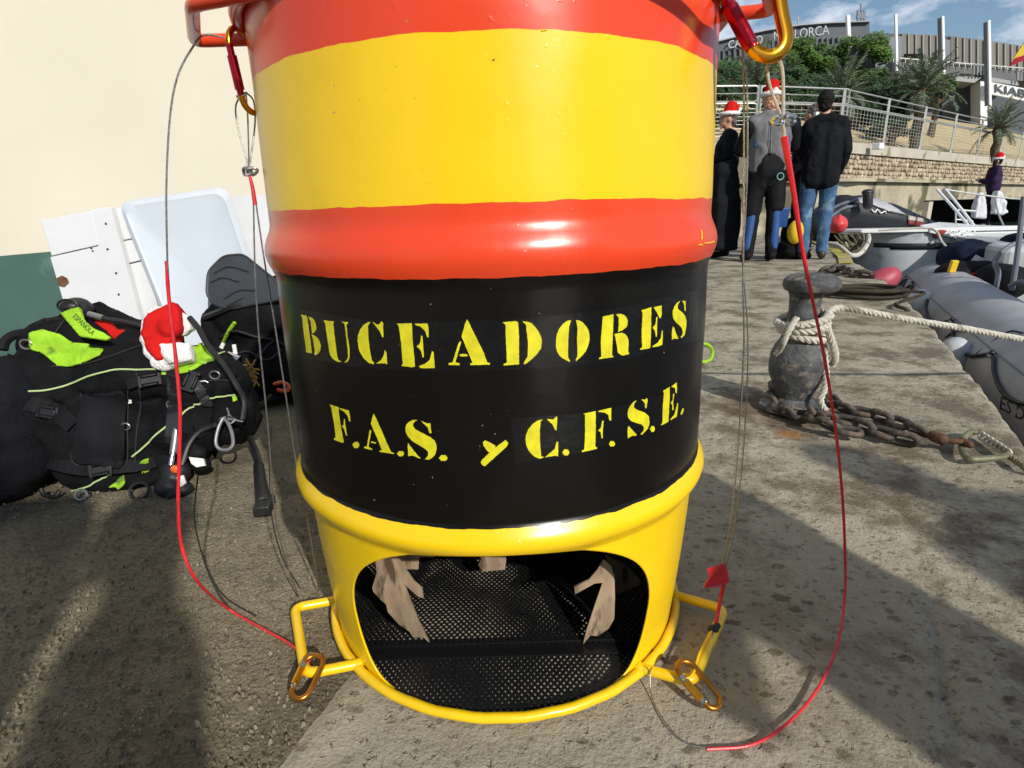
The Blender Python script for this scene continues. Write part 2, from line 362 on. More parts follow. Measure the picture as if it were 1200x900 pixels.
M_DARK = mat('deep dark opening', (.01, .01, .01), .9, var=.1)
M_GALV = mat('galvanised fence', (.42, .42, .39), .45, metal=.5, var=.15)
M_SAND = mat('sandy bank', (.46, .36, .20), .95, var=.12, vscale=.8, bump=.5, bscale=8, bdist=.04, dirt=(.3, .25, .13), dscale=1.2, dthr=.6)
M_LEAF1 = mat('bright leaves', (.075, .15, .022), .6, var=.45, vscale=2.5)
M_LEAF2 = mat('dark leaves', (.028, .065, .018), .6, var=.5, vscale=2.5)
M_PALM = mat('palm leaflets', (.125, .155, .095), .55, var=.35, vscale=3)
M_BARK = mat('palm bark', (.11, .08, .05), .9, var=.3, bump=.8, bscale=10, bdist=.03)
M_BLD = mat('grey cladding', (.15, .155, .155), .7, var=.14, vscale=.4, stretch=(1, 1, .15))
M_BLDD = mat('dark grey cladding', (.055, .065, .08), .6, var=.12, vscale=.3)
M_PANEL = mat('facade panel', (.215, .20, .17), .8, var=.13, vscale=.6, stretch=(1, 1, .2))
M_FASC = mat('pale fascia', (.30, .31, .31), .6, var=.06)
M_MAST = mat('white mast', (.72, .73, .74), .5, var=.05)
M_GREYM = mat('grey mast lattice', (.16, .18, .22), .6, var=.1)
M_BLUE = mat('blue neoprene', (.012, .07, .24), .55, var=.15)
M_GREYN = mat('grey neoprene', (.15, .15, .16), .75, var=.12, vscale=12, bump=.4, bscale=120)
M_DENIM = mat('blue denim', (.055, .12, .23), .85, var=.35, vscale=9, bump=.5, bscale=100, dirt=(.16, .25, .36), dscale=7, dthr=.6)
M_COAT = mat('black coat', (.008, .009, .012), .85, var=.3, bump=.4)
M_HAIR = mat('dark hair', (.012, .01, .009), .7, var=.4, vscale=60, bump=1, bscale=200)
M_HAIRG = mat('grey hair', (.12, .11, .10), .7, var=.4, vscale=60, bump=1, bscale=200)
M_PURP = mat('purple jacket', (.03, .015, .05), .75, var=.2)
M_BAG = mat('white plastic bag', (.6, .6, .63), .4, var=.08, vscale=12)
M_FIN = mat('grey fin blade', (.035, .038, .042), .32, var=.2, vscale=10)
M_RUSTY = mat('cut steel plate', (.30, .215, .14), .55, var=.4, vscale=40, bump=.8, bscale=90, dirt=(.10, .065, .04), dscale=55, dthr=.53, stretch=(1, 1, .35))
M_CREAMB = mat('beige console', (.42, .38, .32), .5, var=.05)
M_ORAN = mat('orange plastic', (.75, .12, .02), .4, var=.05)
M_YELP = mat('yellow plastic', (.75, .5, .02), .4, var=.05)
def m_ground():
    m = bpy.data.materials.new('quay concrete'); m.use_nodes = True; n = m.node_tree; b = n.nodes['Principled BSDF']; l = n.links.new
    b.inputs['Roughness'].default_value = .9; b.inputs['Specular IOR Level'].default_value = .3
    t = nd(n, 'ShaderNodeTexCoord'); P = t.outputs['Object']
    def nz(sc, det=6, vec=P, rough=.55, dist=0):
        x = nd(n, 'ShaderNodeTexNoise'); x.inputs['Scale'].default_value = sc; x.inputs['Detail'].default_value = det; x.inputs['Roughness'].default_value = rough; x.inputs['Distortion'].default_value = dist; l(vec, x.inputs['Vector']); return x.outputs['Fac']
    def rmp(f, a, b_, ca=(0, 0, 0), cb=(1, 1, 1)):
        x = nd(n, 'ShaderNodeValToRGB'); x.color_ramp.elements[0].position = a; x.color_ramp.elements[1].position = b_; x.color_ramp.elements[0].color = (*ca, 1); x.color_ramp.elements[1].color = (*cb, 1); l(f, x.inputs[0]); return x.outputs[0]
    def mix(f, a, b_, bt='MIX'):
        x = nd(n, 'ShaderNodeMix', data_type='RGBA', blend_type=bt)
        if isinstance(f, float): x.inputs[0].default_value = f
        else: l(f, x.inputs[0])
        for s, v in ((6, a), (7, b_)):
            if isinstance(v, tuple): x.inputs[s].default_value = (*v, 1)
            else: l(v, x.inputs[s])
        return x.outputs[2]
    def math_(op, a, b_=None, c=None):
        x = nd(n, 'ShaderNodeMath', operation=op)
        for i, v in enumerate((a, b_, c)):
            if v is None: continue
            if isinstance(v, (int, float)): x.inputs[i].default_value = v
            else: l(v, x.inputs[i])
        return x.outputs[0]
    sp = nd(n, 'ShaderNodeSeparateXYZ'); l(P, sp.inputs[0])
    # which slab: left of the joint line is the coarse older cast
    ja, jb = G(410, 785), G(318, 900); d = (ja-jb).normalized()   # joint
    s = math_('ADD', math_('MULTIPLY', sp.outputs[0], d.y), math_('MULTIPLY', sp.outputs[1], -d.x))
    s = math_('SUBTRACT', s, ja.x*d.y-ja.y*d.x)
    left = math_('LESS_THAN', s, 0.0)
    base = mix(rmp(nz(2.2, 8), .35, .65), (.32, .28, .20), (.47, .415, .305))
    base = mix(math_('MULTIPLY', rmp(nz(60, 5), .4, .7), .5), base, (.42, .39, .32))
    coarse = mix(rmp(nz(3, 8), .35, .65), (.36, .305, .195), (.52, .45, .31))
    coarse = mix(math_('MULTIPLY', rmp(nz(190, 6, rough=.65), .52, .62), .6), coarse, (.10, .08, .055))
    coarse = mix(math_('MULTIPLY', rmp(nz(6, 9), .5, .66), .6), coarse, (.11, .09, .06))
    coarse = mix(math_('MULTIPLY', rmp(nz(62, 9, rough=.7), .53, .60), .5), coarse, (.13, .105, .07))
    base = mix(left, base, coarse)
    # brown blotches like old drops, elongated
    def blots(scale, rot, thr, seed):
        mpp = nd(n, 'ShaderNodeMapping'); mpp.inputs['Scale'].default_value = scale; mpp.inputs['Rotation'].default_value = (0, 0, rot); mpp.inputs['Location'].default_value = (seed, seed*.7, 0); l(P, mpp.inputs[0])
        wv = nd(n, 'ShaderNodeTexNoise'); wv.inputs['Scale'].default_value = 2.2; wv.inputs['Detail'].default_value = 4; l(mpp.outputs[0], wv.inputs['Vector'])
        vv = nd(n, 'ShaderNodeMix', data_type='RGBA', blend_type='LINEAR_LIGHT'); vv.inputs[0].default_value = .35; l(mpp.outputs[0], vv.inputs[6]); l(wv.outputs['Color'], vv.inputs[7])
        vo = nd(n, 'ShaderNodeTexVoronoi'); vo.inputs['Scale'].default_value = 1; l(vv.outputs[2], vo.inputs['Vector'])
        ct = nd(n, 'ShaderNodeSeparateColor'); l(vo.outputs['Color'], ct.inputs[0])
        rad_ = math_('SUBTRACT', math_('MULTIPLY', ct.outputs[0], .55), thr)
        x = nd(n, 'ShaderNodeMapRange'); x.inputs[1].default_value = -.05; x.inputs[2].default_value = .04; l(math_('SUBTRACT', rad_, vo.outputs['Distance']), x.inputs[0]); return x.outputs[0]
    right = math_('SUBTRACT', 1.0, left)
    zone = rmp(nz(1.5, 3), .38, .58)
    m1 = math_('MULTIPLY', math_('MULTIPLY', blots((26, 40, 26), -.35, .18, 0.), right), math_('ADD', math_('MULTIPLY', zone, .55), .3))
    base = mix(m1, base, (.105, .08, .055))
    m2 = math_('MULTIPLY', math_('MULTIPLY', blots((52, 70, 52), -.3, .20, 3.3), right), .6)
    base = mix(m2, base, (.12, .095, .065))
    big = rmp(nz(4.2, 11, rough=.74), .47, .58)
    xr = nd(n, 'ShaderNodeMapRange'); xr.inputs[1].default_value = .2; xr.inputs[2].default_value = .6; l(sp.outputs[0], xr.inputs[0])
    base = mix(math_('MULTIPLY', math_('MULTIPLY', big, xr.outputs[0]), .8), base, (.115, .088, .058))
    base = mix(math_('MULTIPLY', rmp(nz(9, 10, rough=.75), .56, .62), .35), base, (.12, .095, .06))
    base = mix(math_('MULTIPLY', rmp(nz(210, 3, rough=.7), .60, .68), .55), base, (.07, .055, .04))
    # rust round the bollard
    geo = nd(n, 'ShaderNodeVectorMath', operation='DISTANCE'); l(P, geo.inputs[0]); q = G(920, 478); geo.inputs[1].default_value = (q.x, q.y, 0)
    rr = math_('SUBTRACT', 1.0, math_('DIVIDE', geo.outputs['Value'], .30)); rr = math_('ADD', rr, math_('MULTIPLY', math_('SUBTRACT', nz(14, 6), .5), 1.4))
    base = mix(math_('MULTIPLY', rmp(rr, .25, .6), .75), base, (.11, .065, .035))
    g2 = nd(n, 'ShaderNodeVectorMath', operation='DISTANCE'); l(P, g2.inputs[0]); q = G(926, 507); g2.inputs[1].default_value = (q.x, q.y, 0)
    r2 = math_('SUBTRACT', 1.0, math_('DIVIDE', g2.outputs['Value'], .05)); r2 = math_('ADD', r2, math_('MULTIPLY', math_('SUBTRACT', nz(40, 4), .5), 1.0))
    base = mix(math_('MULTIPLY', rmp(r2, .1, .9), .8), base, (.38, .16, .03))
    # side of the quay, below the edge: dark wet
    wet = nd(n, 'ShaderNodeMapRange'); wet.inputs[1].default_value = -.08; wet.inputs[2].default_value = -.35; l(sp.outputs[2], wet.inputs[0])
    base = mix(wet.outputs[0], base, (.07, .065, .05))
    l(base, b.inputs['Base Color'])
    # relief
    mp3 = nd(n, 'ShaderNodeMapping'); mp3.inputs['Scale'].default_value = (34, 105, 34); mp3.inputs['Rotation'].default_value = (0, 0, .3); l(P, mp3.inputs[0])
    ridg = nz(1.0, 10, mp3.outputs[0], .72, 1.2); ridg = math_('ABSOLUTE', math_('SUBTRACT', ridg, .5))
    h = math_('ADD', math_('MULTIPLY', math_('MULTIPLY', ridg, left), -3.2), math_('MULTIPLY', nz(160, 6, rough=.65), .35))
    h = math_('ADD', h, math_('MULTIPLY', nz(24, 10, rough=.72), .8))
    va = nd(n, 'ShaderNodeTexVoronoi'); va.inputs['Scale'].default_value = 190; l(P, va.inputs['Vector'])
    h = math_('SUBTRACT', h, math_('MULTIPLY', math_('MULTIPLY', va.outputs['Distance'], math_('ADD', math_('MULTIPLY', left, 1.1), .08)), 1.0))
    pits = rmp(nz(75, 3, rough=.6), .62, .70); h = math_('SUBTRACT', h, math_('MULTIPLY', pits, .55))
    bp = nd(n, 'ShaderNodeBump'); bp.inputs['Strength'].default_value = 1; bp.inputs['Distance'].default_value = .010; l(h, bp.inputs['Height']); l(bp.outputs[0], b.inputs['Normal'])
    return m
M_GROUND = m_ground()
# ================================================================== SETTING
# quay: one sheet, fine near the camera, edge rounded over and down to the water
edge_px = [(1000, 308), (1022, 318), (1045, 338), (1062, 355), (1078, 372), (1095, 392), (1110, 412), (1132, 440), (1152, 466), (1172, 492), (1184, 512), (1200, 540)]
E_ = [G(*p) for p in edge_px]; E_ = [Vector((4.3, 7.9, 0)), Vector((6.2, 12.5, 0))][::-1]+E_+[Vector((1.08, .95, 0)), Vector((.86, .45, 0)), Vector((.45, -.5, 0)), Vector((-1.2, -4.2, 0)), Vector((-3.4, -9, 0))]
E_.sort(key=lambda p: p.y)
def edge_x(y):
    for a, b in zip(E_, E_[1:]):
        if a.y <= y <= b.y: return a.x+(b.x-a.x)*(y-a.y)/(b.y-a.y)
    return E_[-1].x if y > E_[-1].y else E_[0].x
ys = []; y = -9.
while y < 12.4:
    ys.append(y); y += .011 if .38 < y < 1.35 else (.022 if y < 2.4 and y > .3 else (.06 if 2.3 < y < 6.5 else .35))
ja, jb = G(410, 785), G(318, 900)
cracks = [[G(*p) for p in [(1000, 512), (1030, 560), (1060, 600), (1085, 680), (1100, 740), (1115, 860), (1120, 900)]],
          [G(*p) for p in [(1070, 640), (1100, 690), (1105, 760), (1112, 850)]]]
cracks = [crv(c, 6) for c in cracks]
for c in cracks:
    for p in c: p += Vector((noise.noise(p*30)*.012, noise.noise(p*31+Vector((5, 0, 0)))*.01, 0))
jl = [jb+(jb-ja)*4, ja, ja+(ja-jb)*4]
def seg_d(p, a, b):
    ab = b-a; t = max(0, min(1, (p-a).dot(ab)/ab.dot(ab))); return (p-a-ab*t).length
NU = 190
us = []
for i in range(NU+1):
    us.append(i/NU)
V = []; Fc = []
prof = [(.0, 0), (.018, -.008), (.035, -.03), (.045, -.07), (.05, -.14), (.055, -.3), (.06, -.6), (.06, -1.5)]
for y in ys:
    xe = edge_x(y)+.02*noise.noise(Vector((y*4, 0, 3)))+.012*noise.noise(Vector((y*17, 0, 5)))
    xl = min(-1.25, xe-2.0)
    row = [-9+( xl+9)*(i/8)**.7 for i in range(8)]+[xl+(xe-xl)*u for u in us]
    for x in row:
        p = Vector((x, y, 0)); z = .006*noise.noise(p*2.1)+.0022*noise.noise(p*11)
        if -1.3 < x < 1.6 and .3 < y < 2.4:
            side = (ja.x-jb.x)*(y-jb.y)-(ja.y-jb.y)*(x-jb.x)
            if side > 0: z += .0036*noise.fractal(Vector((x*16+y*6, y*42, 0)), .7, 2.1, 5)-.003*abs(noise.noise(Vector((x*9+y*4, y*34, 7))))
            else: z += .0016*noise.fractal(Vector((x*24, y*24, 0)), .8, 2.1, 4)
            dj = min(seg_d(p, jl[0], jl[1]), seg_d(p, jl[1], jl[2]))
            if dj < .012: z -= .010*(1-dj/.012)
            for c in cracks:
                if min(c[0].y, c[-1].y)-.02 < y < max(c[0].y, c[-1].y)+.02:
                    dd = min((p-Vector((q.x, q.y, 0))).length for q in c)
                    if dd < .05:
                        dd = min(seg_d(p, a, b) for a, b in zip(c, c[1:]))
                        if dd < .008: z -= .006*(1-dd/.008)
        if y > 2.4: z += .008*noise.noise(p*1.3)
        V.append((x, y, z-.004))
    for dx, dz in prof[1:]:
        V.append((xe+dx+.01*noise.noise(Vector((y*9, dz*9, 0))), y, dz+.01*noise.noise(Vector((y*8, dz*12, 4)))))
W_ = 8+NU+1+len(prof)-1
for r in range(len(ys)-1):
    for c in range(W_-1): Fc.append((r*W_+c, r*W_+c+1, (r+1)*W_+c+1, (r+1)*W_+c))
struct('quay', (V, Fc), M_GROUND, fix=False, auto=False)
# water and sea bed
def m_water():
    m = bpy.data.materials.new('harbour water'); m.use_nodes = True; n = m.node_tree; b = n.nodes['Principled BSDF']; l = n.links.new
    b.inputs['Base Color'].default_value = (.012, .035, .042, 1); b.inputs['Roughness'].default_value = .12; b.inputs['IOR'].default_value = 1.33
    t = nd(n, 'ShaderNodeTexCoord'); x = nd(n, 'ShaderNodeTexNoise'); x.inputs['Scale'].default_value = 5; x.inputs['Detail'].default_value = 6; l(t.outputs['Object'], x.inputs['Vector'])
    bp = nd(n, 'ShaderNodeBump'); bp.inputs['Strength'].default_value = .8; bp.inputs['Distance'].default_value = .12; l(x.outputs['Fac'], bp.inputs['Height']); l(bp.outputs[0], b.inputs['Normal']); return m
struct('water', ([(-60, -60, -.55), (160, -60, -.55), (160, 160, -.55), (-60, 160, -.55)], [(0, 1, 2, 3)]), m_water())
# painted yellow edge strip on the quay far end
P = [G(*p, .004) for p in [(925, 272), (965, 286), (985, 295), (1003, 312), (996, 314), (975, 300), (950, 291), (920, 279)]]
P = [Vector((4.42, 7.6, .012)), Vector((3.9, 6.5, .012)), Vector((3.55, 5.85, .012)), Vector((3.43, 5.9, .012)), Vector((3.78, 6.55, .012)), Vector((4.28, 7.6, .012)), Vector((5.9, 12, .012)), Vector((6.04, 12, .012))]
struct('edge_marking', prism([p+Vector((-.06, 0, 0)) for p in P], (0, 0, .004)), mat('worn yellow paint', (.45, .38, .08), .8, var=.2, vscale=6, dirt=(.35, .3, .2), dscale=5, dthr=.5))
# ---- harbour building on the left: cream wall over a green dado
WY = 2.22
bld = thing('building', 'cream rendered building wall with a dark green painted dado', 'building', (-2, WY, 0))
def wall_x(px, py): return A(px, py, WY)
d0, d1 = wall_x(-60, 317), wall_x(400, 272)
dz = lambda x: .497+(x+1.92)*.05
obj('wall', box((-4.8+.05, WY+1.5, 3.0), (10.2, 3.0, 6.4)), M_CREAM, bld, smooth=False)
n_ = 40; V = []; Fc = []
for i in range(n_+1):
    x = -9.8+10.1*i/n_; z = dz(max(x, -2.6))+.002*noise.noise(Vector((x*9, 0, 0)))
    V += [(x, WY-.004, -.1), (x, WY-.004, z), (x, WY-.02+.017, z+.0005)]
for i in range(n_): a = i*3; Fc += [(a, a+3, a+4, a+1), (a+1, a+4, a+5, a+2)]
obj('green_dado', (V, Fc), M_GREEN, bld)
# ================================================================== THE DRUM
drum = thing('steel_drum', 'large steel drum with red, yellow and black bands, stencilled lettering and a cut-out mouth', 'drum', (AX, AY, 0))
rib = lambda z, c, w_, h_: h_*max(0, cos(pi*min(1, abs(z-c)/w_)/2))**1.3 if abs(z-c) < w_ else 0
RP = [(0, .2665), (.03, .2685), (.12, .2765), (.24, .2850), (.30, .2895), (.45, .2885), (.55, .2865), (.62, .286), (.75, .2830), (.89, .2815)]
def rbase(z):
    for (a, b), (c, d) in zip(RP, RP[1:]):
        if z <= c: return b+(d-b)*max(0, z-a)/(c-a)
    return RP[-1][1]
def rad(z): return rbase(z)+rib(z, .262, .024, .0125)+rib(z, .562, .030, .0095)+rib(z, .853, .024, .0125)
OW = radians(43.6)
def ztop(a):                          # opening's upper edge by angle
    a = abs(a-radians(-.5))/OW
    return .112 if a >= 1 else .112+(.252-.112)*(1-a**2.15)**.5
def zbot(a):
    a = abs(a-radians(-.5))/OW
    return .112 if a >= 1 else .009+.103*(1-(1-a**11)**.5)
angs = []
k = 110
for i in range(k+1): angs.append(radians(-.5)+OW*1.0005*sin(-pi/2+pi*i/k))
rest = 2*pi-2*OW*1.0005; k2 = 110
for i in range(1, k2): angs.append(radians(-.5)+OW*1.0005+rest*i/k2)
zt = []
z = .30
while z < .88: zt.append(z); z += .006
zt.append(.885)
V = []; Fc = []; NL = 8; NZ = NL+40+len(zt)
for a in angs:
    z0 = ztop(a)
    for i in range(NL): z = .006+(zbot(a)-.006)*i/(NL-1); V.append((AX+sin(a)*rad(z), AY-cos(a)*rad(z), z))
    for i in range(40):
        t = i/40; z = z0+(.30-z0)*t; V.append((AX+sin(a)*rad(z), AY-cos(a)*rad(z), z))
    for z in zt:
        V.append((AX+sin(a)*rad(z), AY-cos(a)*rad(z), z))
na = len(angs)
for i in range(na):
    j = (i+1) % na
    gap_ = zbot(angs[i]) < ztop(angs[i])-.0005 or zbot(angs[j]) < ztop(angs[j])-.0005
    for r in range(NZ-1):
        if r == NL-1: continue
        Fc.append((i*NZ+r, j*NZ+r, j*NZ+r+1, i*NZ+r+1))
me = mesh('shell', (V, Fc)); _b = bmesh.new(); _b.from_mesh(me); bmesh.ops.remove_doubles(_b, verts=_b.verts, dist=2e-5); bmesh.ops.dissolve_degenerate(_b, dist=1e-6, edges=_b.edges); _b.to_mesh(me); _b.free(); me.materials.append(M_DRUM); me.materials.append(M_INNER)
for v in me.vertices:                 # small dents
    d = Vector((v.co.x-AX, v.co.y-AY, 0)).normalized(); v.co += d*(.0014*noise.noise(v.co*7)+.0006*noise.noise(v.co*19))
shell = obj('shell', me, M_DRUM, drum, auto=False)
s = shell.modifiers.new('s', 'SOLIDIFY'); s.thickness = .0024; s.offset = -1; s.material_offset = 1; s.material_offset_rim = 0
shell.location = (0, 0, 0)
obj('lid', lathe([(.0, .872), (.277, .872), (.2795, .876), (.2800, .888), (.2845, .889), (.2865, .884), (.2855, .879), (.283, .878)], 72, (AX, AY, 0), caps=False), M_REDP, drum)
def ring(z, r, rr): return tube([(AX+r*cos(2*pi*i/110), AY+r*sin(2*pi*i/110), z+.0006*sin(i*1.7)) for i in range(110)], lambda t: rr*(1+.05*noise.noise(Vector((t*60, z, 0)))), 10, closed=True)
obj('base_ring', ring(.012, .2745, .0066), M_YEL, drum)
obj('top_ring', ring(.815, .2895, .0078), M_REDP, drum)
def bend(pts, r=.02, k=5):            # polyline with rounded corners
    P = [Vector(p) for p in pts]; R = [P[0]]
    for a, b, c in zip(P, P[1:], P[2:]):
        u = (a-b).normalized(); v = (c-b).normalized(); rr = min(r, (a-b).length*.45, (c-b).length*.45)
        for i in range(k+1):
            t = i/k; R.append((b+u*rr)*(1-t)**2+b*2*t*(1-t)+(b+v*rr)*t*t)
    R.append(P[-1]); return R
hl = [G(390, 704, .016), G(345, 712, .02), G(358, 790, .02), G(420, 778, .014)]
obj('handle', tube(bend(hl, .016), .0072, 10), M_YEL, drum)
hr = [G(793, 698, .016), G(849, 714, .02), G(812, 799, .02), G(750, 783, .014)]
obj('handle', tube(bend(hr, .016), .0072, 10), M_YEL, drum)
ZU = .806
hu = [A(312, -2, .638), A(224, 4, .635), A(228, 48, .745), A(290, 46, .755)]
hu = [Vector((-.222, .62, ZU)), G(225, 5, ZU), G(228, 48, ZU), G(292, 46, ZU)]
obj('handle', tube(bend(hu, .014), .0072, 10), M_REDP, drum)
hv = [G(836, 19, ZU), G(904, 12, ZU), G(893, -45, ZU), G(790, -62, ZU)]
obj('handle', tube(bend(hv, .014), .0072, 10), M_REDP, drum)
for c in (hl[0], hl[3], hr[0], hr[3]):       # weld beads
    obj('weld', blob('weld', [ell(c, (.011, .011, .009))], .003, M_YEL, None, 2, .002, 200).data, M_YEL, drum) if False else obj('weld', ell(c, (.0085, .0085, .0075)), M_YEL, drum)
# letters, each a thin coat of paint on the curved side
LET = []
a = (345, 355)
LET += [[zp(a, [(55,103),(108,112),(115,135),(135,290),(155,440),(130,440),(100,432),(102,415),(80,260),(68,125)]), zp(a, [(122,120),(150,128),(172,148),(188,180),(195,210),(190,240),(175,260),(155,268),(150,225),(140,160)]), zp(a, [(150,275),(185,290),(210,312),(228,345),(236,380),(230,415),(215,440),(195,455),(175,458),(180,420),(172,370),(165,330)])]]
LET += [[zp(a, [(255,152),(350,162),(345,185),(362,330),(380,470),(392,500),(418,516),(400,518),(370,512),(340,490),(318,455),(308,410),(290,300),(272,180)]), zp(a, [(415,165),(472,168),(474,182),(460,185),(470,280),(490,400),(490,480),(470,518),(442,522),(465,500),(478,470),(468,370),(445,185)])]]
LET += [[zp(a, [(672,168),(650,168),(610,195),(580,235),(565,285),(560,330),(570,400),(588,445),(615,485),(655,525),(700,538),(705,525),(685,505),(670,430),(655,300),(650,200)]), zp(a, [(690,165),(735,192),(752,180),(770,160),(782,180),(785,300),(775,300),(755,250),(720,205)]), zp(a, [(800,410),(812,440),(818,540),(800,530),(722,530),(760,505),(785,465)])]]
LET += [[zp(a, [(903,180),(1035,178),(1040,300),(1062,560),(1030,565),(940,552),(955,535),(940,350),(920,205)]), zp(a, [(1060,182),(1172,180),(1180,220),(1182,300),(1170,300),(1150,245),(1110,205),(1070,195)]), zp(a, [(1115,285),(1128,290),(1135,400),(1140,475),(1128,478),(1118,430),(1100,400),(1075,382),(1100,360),(1112,330)]), zp(a, [(1095,553),(1150,535),(1190,500),(1212,420),(1225,430),(1235,570),(1200,572),(1110,572)])]]
a = (505, 355)
LET += [[zp(a, [(316,145),(330,165),(400,310),(465,440),(495,525),(518,530),(515,545),(345,548),(345,532),(365,528),(300,370),(268,295),(290,225),(300,180)]), zp(a, [(255,335),(265,345),(215,520),(252,532),(250,548),(155,545),(155,530),(190,522),(240,360)]), zp(a, [(250,452),(312,448),(325,465),(312,472),(255,470)])]]
LET += [[zp(a, [(628,172),(660,168),(745,160),(768,170),(775,300),(775,540),(640,552),(640,538),(668,525),(658,300),(655,190)]), zp(a, [(805,162),(850,165),(885,180),(915,208),(950,258),(972,310),(976,345),(970,400),(930,455),(870,510),(825,542),(815,530),(850,470),(855,350),(840,240),(838,195)])]]
a = (655, 340)
LET += [[zp(a, [(108,262),(80,268),(35,295),(0,345),(-18,390),(-25,430),(-25,500),(-15,540),(5,575),(40,605),(98,632),(100,620),(82,590),(82,450),(90,320)]), zp(a, [(148,262),(180,268),(212,285),(240,318),(262,360),(271,405),(270,440),(255,500),(238,538),(210,575),(155,625),(150,615),(165,580),(160,420),(165,330)])]]
LET += [[zp(a, [(385,232),(480,212),(475,400),(470,575),(483,582),(480,590),(355,607),(355,595),(375,585),(370,450),(380,300)]), zp(a, [(500,212),(540,208),(572,218),(594,240),(605,270),(604,300),(594,325),(560,352),(520,368),(525,320),(525,240)]), zp(a, [(490,385),(555,375),(580,385),(600,405),(615,450),(612,545),(620,552),(615,565),(575,574),(550,572),(520,550),(512,480),(510,405)])]]
LET += [[zp(a, [(725,178),(815,150),(812,330),(803,510),(715,525),(715,515),(732,505),(728,380),(738,200)]), zp(a, [(835,150),(905,135),(905,215),(895,250),(885,240),(885,190),(860,165)]), zp(a, [(858,238),(868,235),(865,310),(860,410),(850,408),(845,360),(825,330),(850,300)]), zp(a, [(905,348),(915,360),(908,480),(870,495),(820,502),(825,490),(870,460),(895,420)])]]
LET += [[zp(a, [(1070,92),(1040,110),(1015,142),(1001,180),(998,212),(1008,252),(1028,280),(1055,304),(1080,332),(1090,365),(1084,392),(1068,415),(1078,420),(1105,395),(1118,330),(1122,270),(1110,225),(1080,190),(1050,170),(1043,145),(1055,110)]), zp(a, [(1088,95),(1118,95),(1115,185),(1105,180),(1103,130)]), zp(a, [(1000,318),(1010,325),(1025,370),(1050,425),(1040,430),(1010,425),(992,438),(992,370)])]]
def dot(a, x, y, rx, ry=None): ry = ry or rx; return zp(a, [(x+rx*cos(2*pi*i/12)*(1+.12*sin(i*2.3)), y+ry*sin(2*pi*i/12)*(1+.12*cos(i*3.1))) for i in range(12)])
a = (380, 465)
LET += [[zp(a, [(45,68),(122,90),(135,200),(172,400),(155,405),(85,378),(85,362),(98,360),(90,270),(60,95)]), zp(a, [(130,98),(215,122),(225,170),(228,218),(218,215),(200,165),(170,130),(135,108)]), zp(a, [(172,195),(180,200),(185,250),(200,340),(190,342),(175,290),(155,260),(170,245)])], [dot(a, 277, 424, 29)]]
LET += [[zp(a, [(432,148),(450,180),(585,485),(612,495),(610,502),(485,485),(485,472),(505,472),(470,380),(430,290),(408,235),(420,190)]), zp(a, [(398,293),(412,300),(388,440),(418,458),(415,470),(348,452),(348,440),(370,438)]), zp(a, [(410,393),(455,402),(452,412),(412,405)])], [dot(a, 672, 500, 30, 24)]]
LET += [[zp(a, [(818,205),(780,205),(745,220),(720,245),(710,275),(716,315),(735,350),(770,388),(830,425),(890,460),(912,485),(912,515),(885,548),(920,552),(950,535),(975,505),(988,460),(985,420),(968,385),(930,355),(840,310),(800,288),(780,262),(778,240),(795,218)]), zp(a, [(850,212),(900,235),(930,235),(942,320),(925,322),(905,270),(870,235)]), zp(a, [(735,405),(745,445),(790,495),(845,535),(835,542),(775,515),(738,522),(732,440)])], [dot(a, 1047, 537, 36, 27)]]
a = (550, 465)
LET += [[zp(a, [(120,400),(140,383),(185,402),(230,430),(225,460),(180,490),(160,478),(125,430)]), zp(a, [(320,380),(342,405),(330,435),(225,530),(140,605),(118,600),(100,575),(110,555),(220,450)])]]
LET += [[zp(a, [(648,198),(600,210),(555,242),(518,290),(500,330),(494,375),(498,415),(512,455),(535,490),(570,525),(625,545),(660,530),(632,520),(622,400),(620,290),(628,220)]), zp(a, [(680,195),(740,200),(768,170),(775,190),(768,295),(755,295),(730,245)]), zp(a, [(770,392),(782,400),(780,525),(760,518),(665,532),(700,500),(750,460)])], [dot(a, 850, 488, 29)]]
b_ = (670, 440)
LET += [[zp(a, [(1000,150),(1112,125),(1110,300),(1108,440),(1122,445),(1120,458),(990,487),(990,472),(1010,465),(1018,300),(1018,160)]), zp(b_, [(230,312),(345,283),(345,395),(330,395),(320,345),(290,325),(240,322)]), zp(b_, [(268,395),(280,398),(272,470),(272,550),(260,552),(255,500),(230,485),(255,460)])], [dot(b_, 354, 600, 26)]]
a = b_
LET += [[zp(a, [(572,218),(545,230),(515,262),(497,298),(490,335),(495,368),(520,398),(560,415),(610,430),(632,450),(630,485),(602,518),(620,518),(660,475),(678,440),(682,405),(675,360),(640,325),(570,300),(545,280),(548,250)]), zp(a, [(610,210),(640,212),(660,195),(665,215),(655,288),(645,288),(640,240)]), zp(a, [(498,440),(505,475),(570,520),(565,530),(530,530),(492,553),(490,470)])], [dot(a, 708, 470, 20, 27)]]
LET += [[zp(a, [(797,135),(858,98),(855,250),(845,405),(782,438),(782,430),(795,420),(795,290),(805,150)]), zp(a, [(870,95),(922,60),(922,155),(910,150),(905,110),(880,103)]), zp(a, [(888,160),(898,158),(888,240),(892,300),(880,305),(880,260),(865,240),(885,215)]), zp(a, [(925,240),(932,250),(920,360),(870,390),(862,385),(900,340)])], [zp(a, [(975,285),(985,292),(978,325),(965,345),(952,340),(960,310)])]]
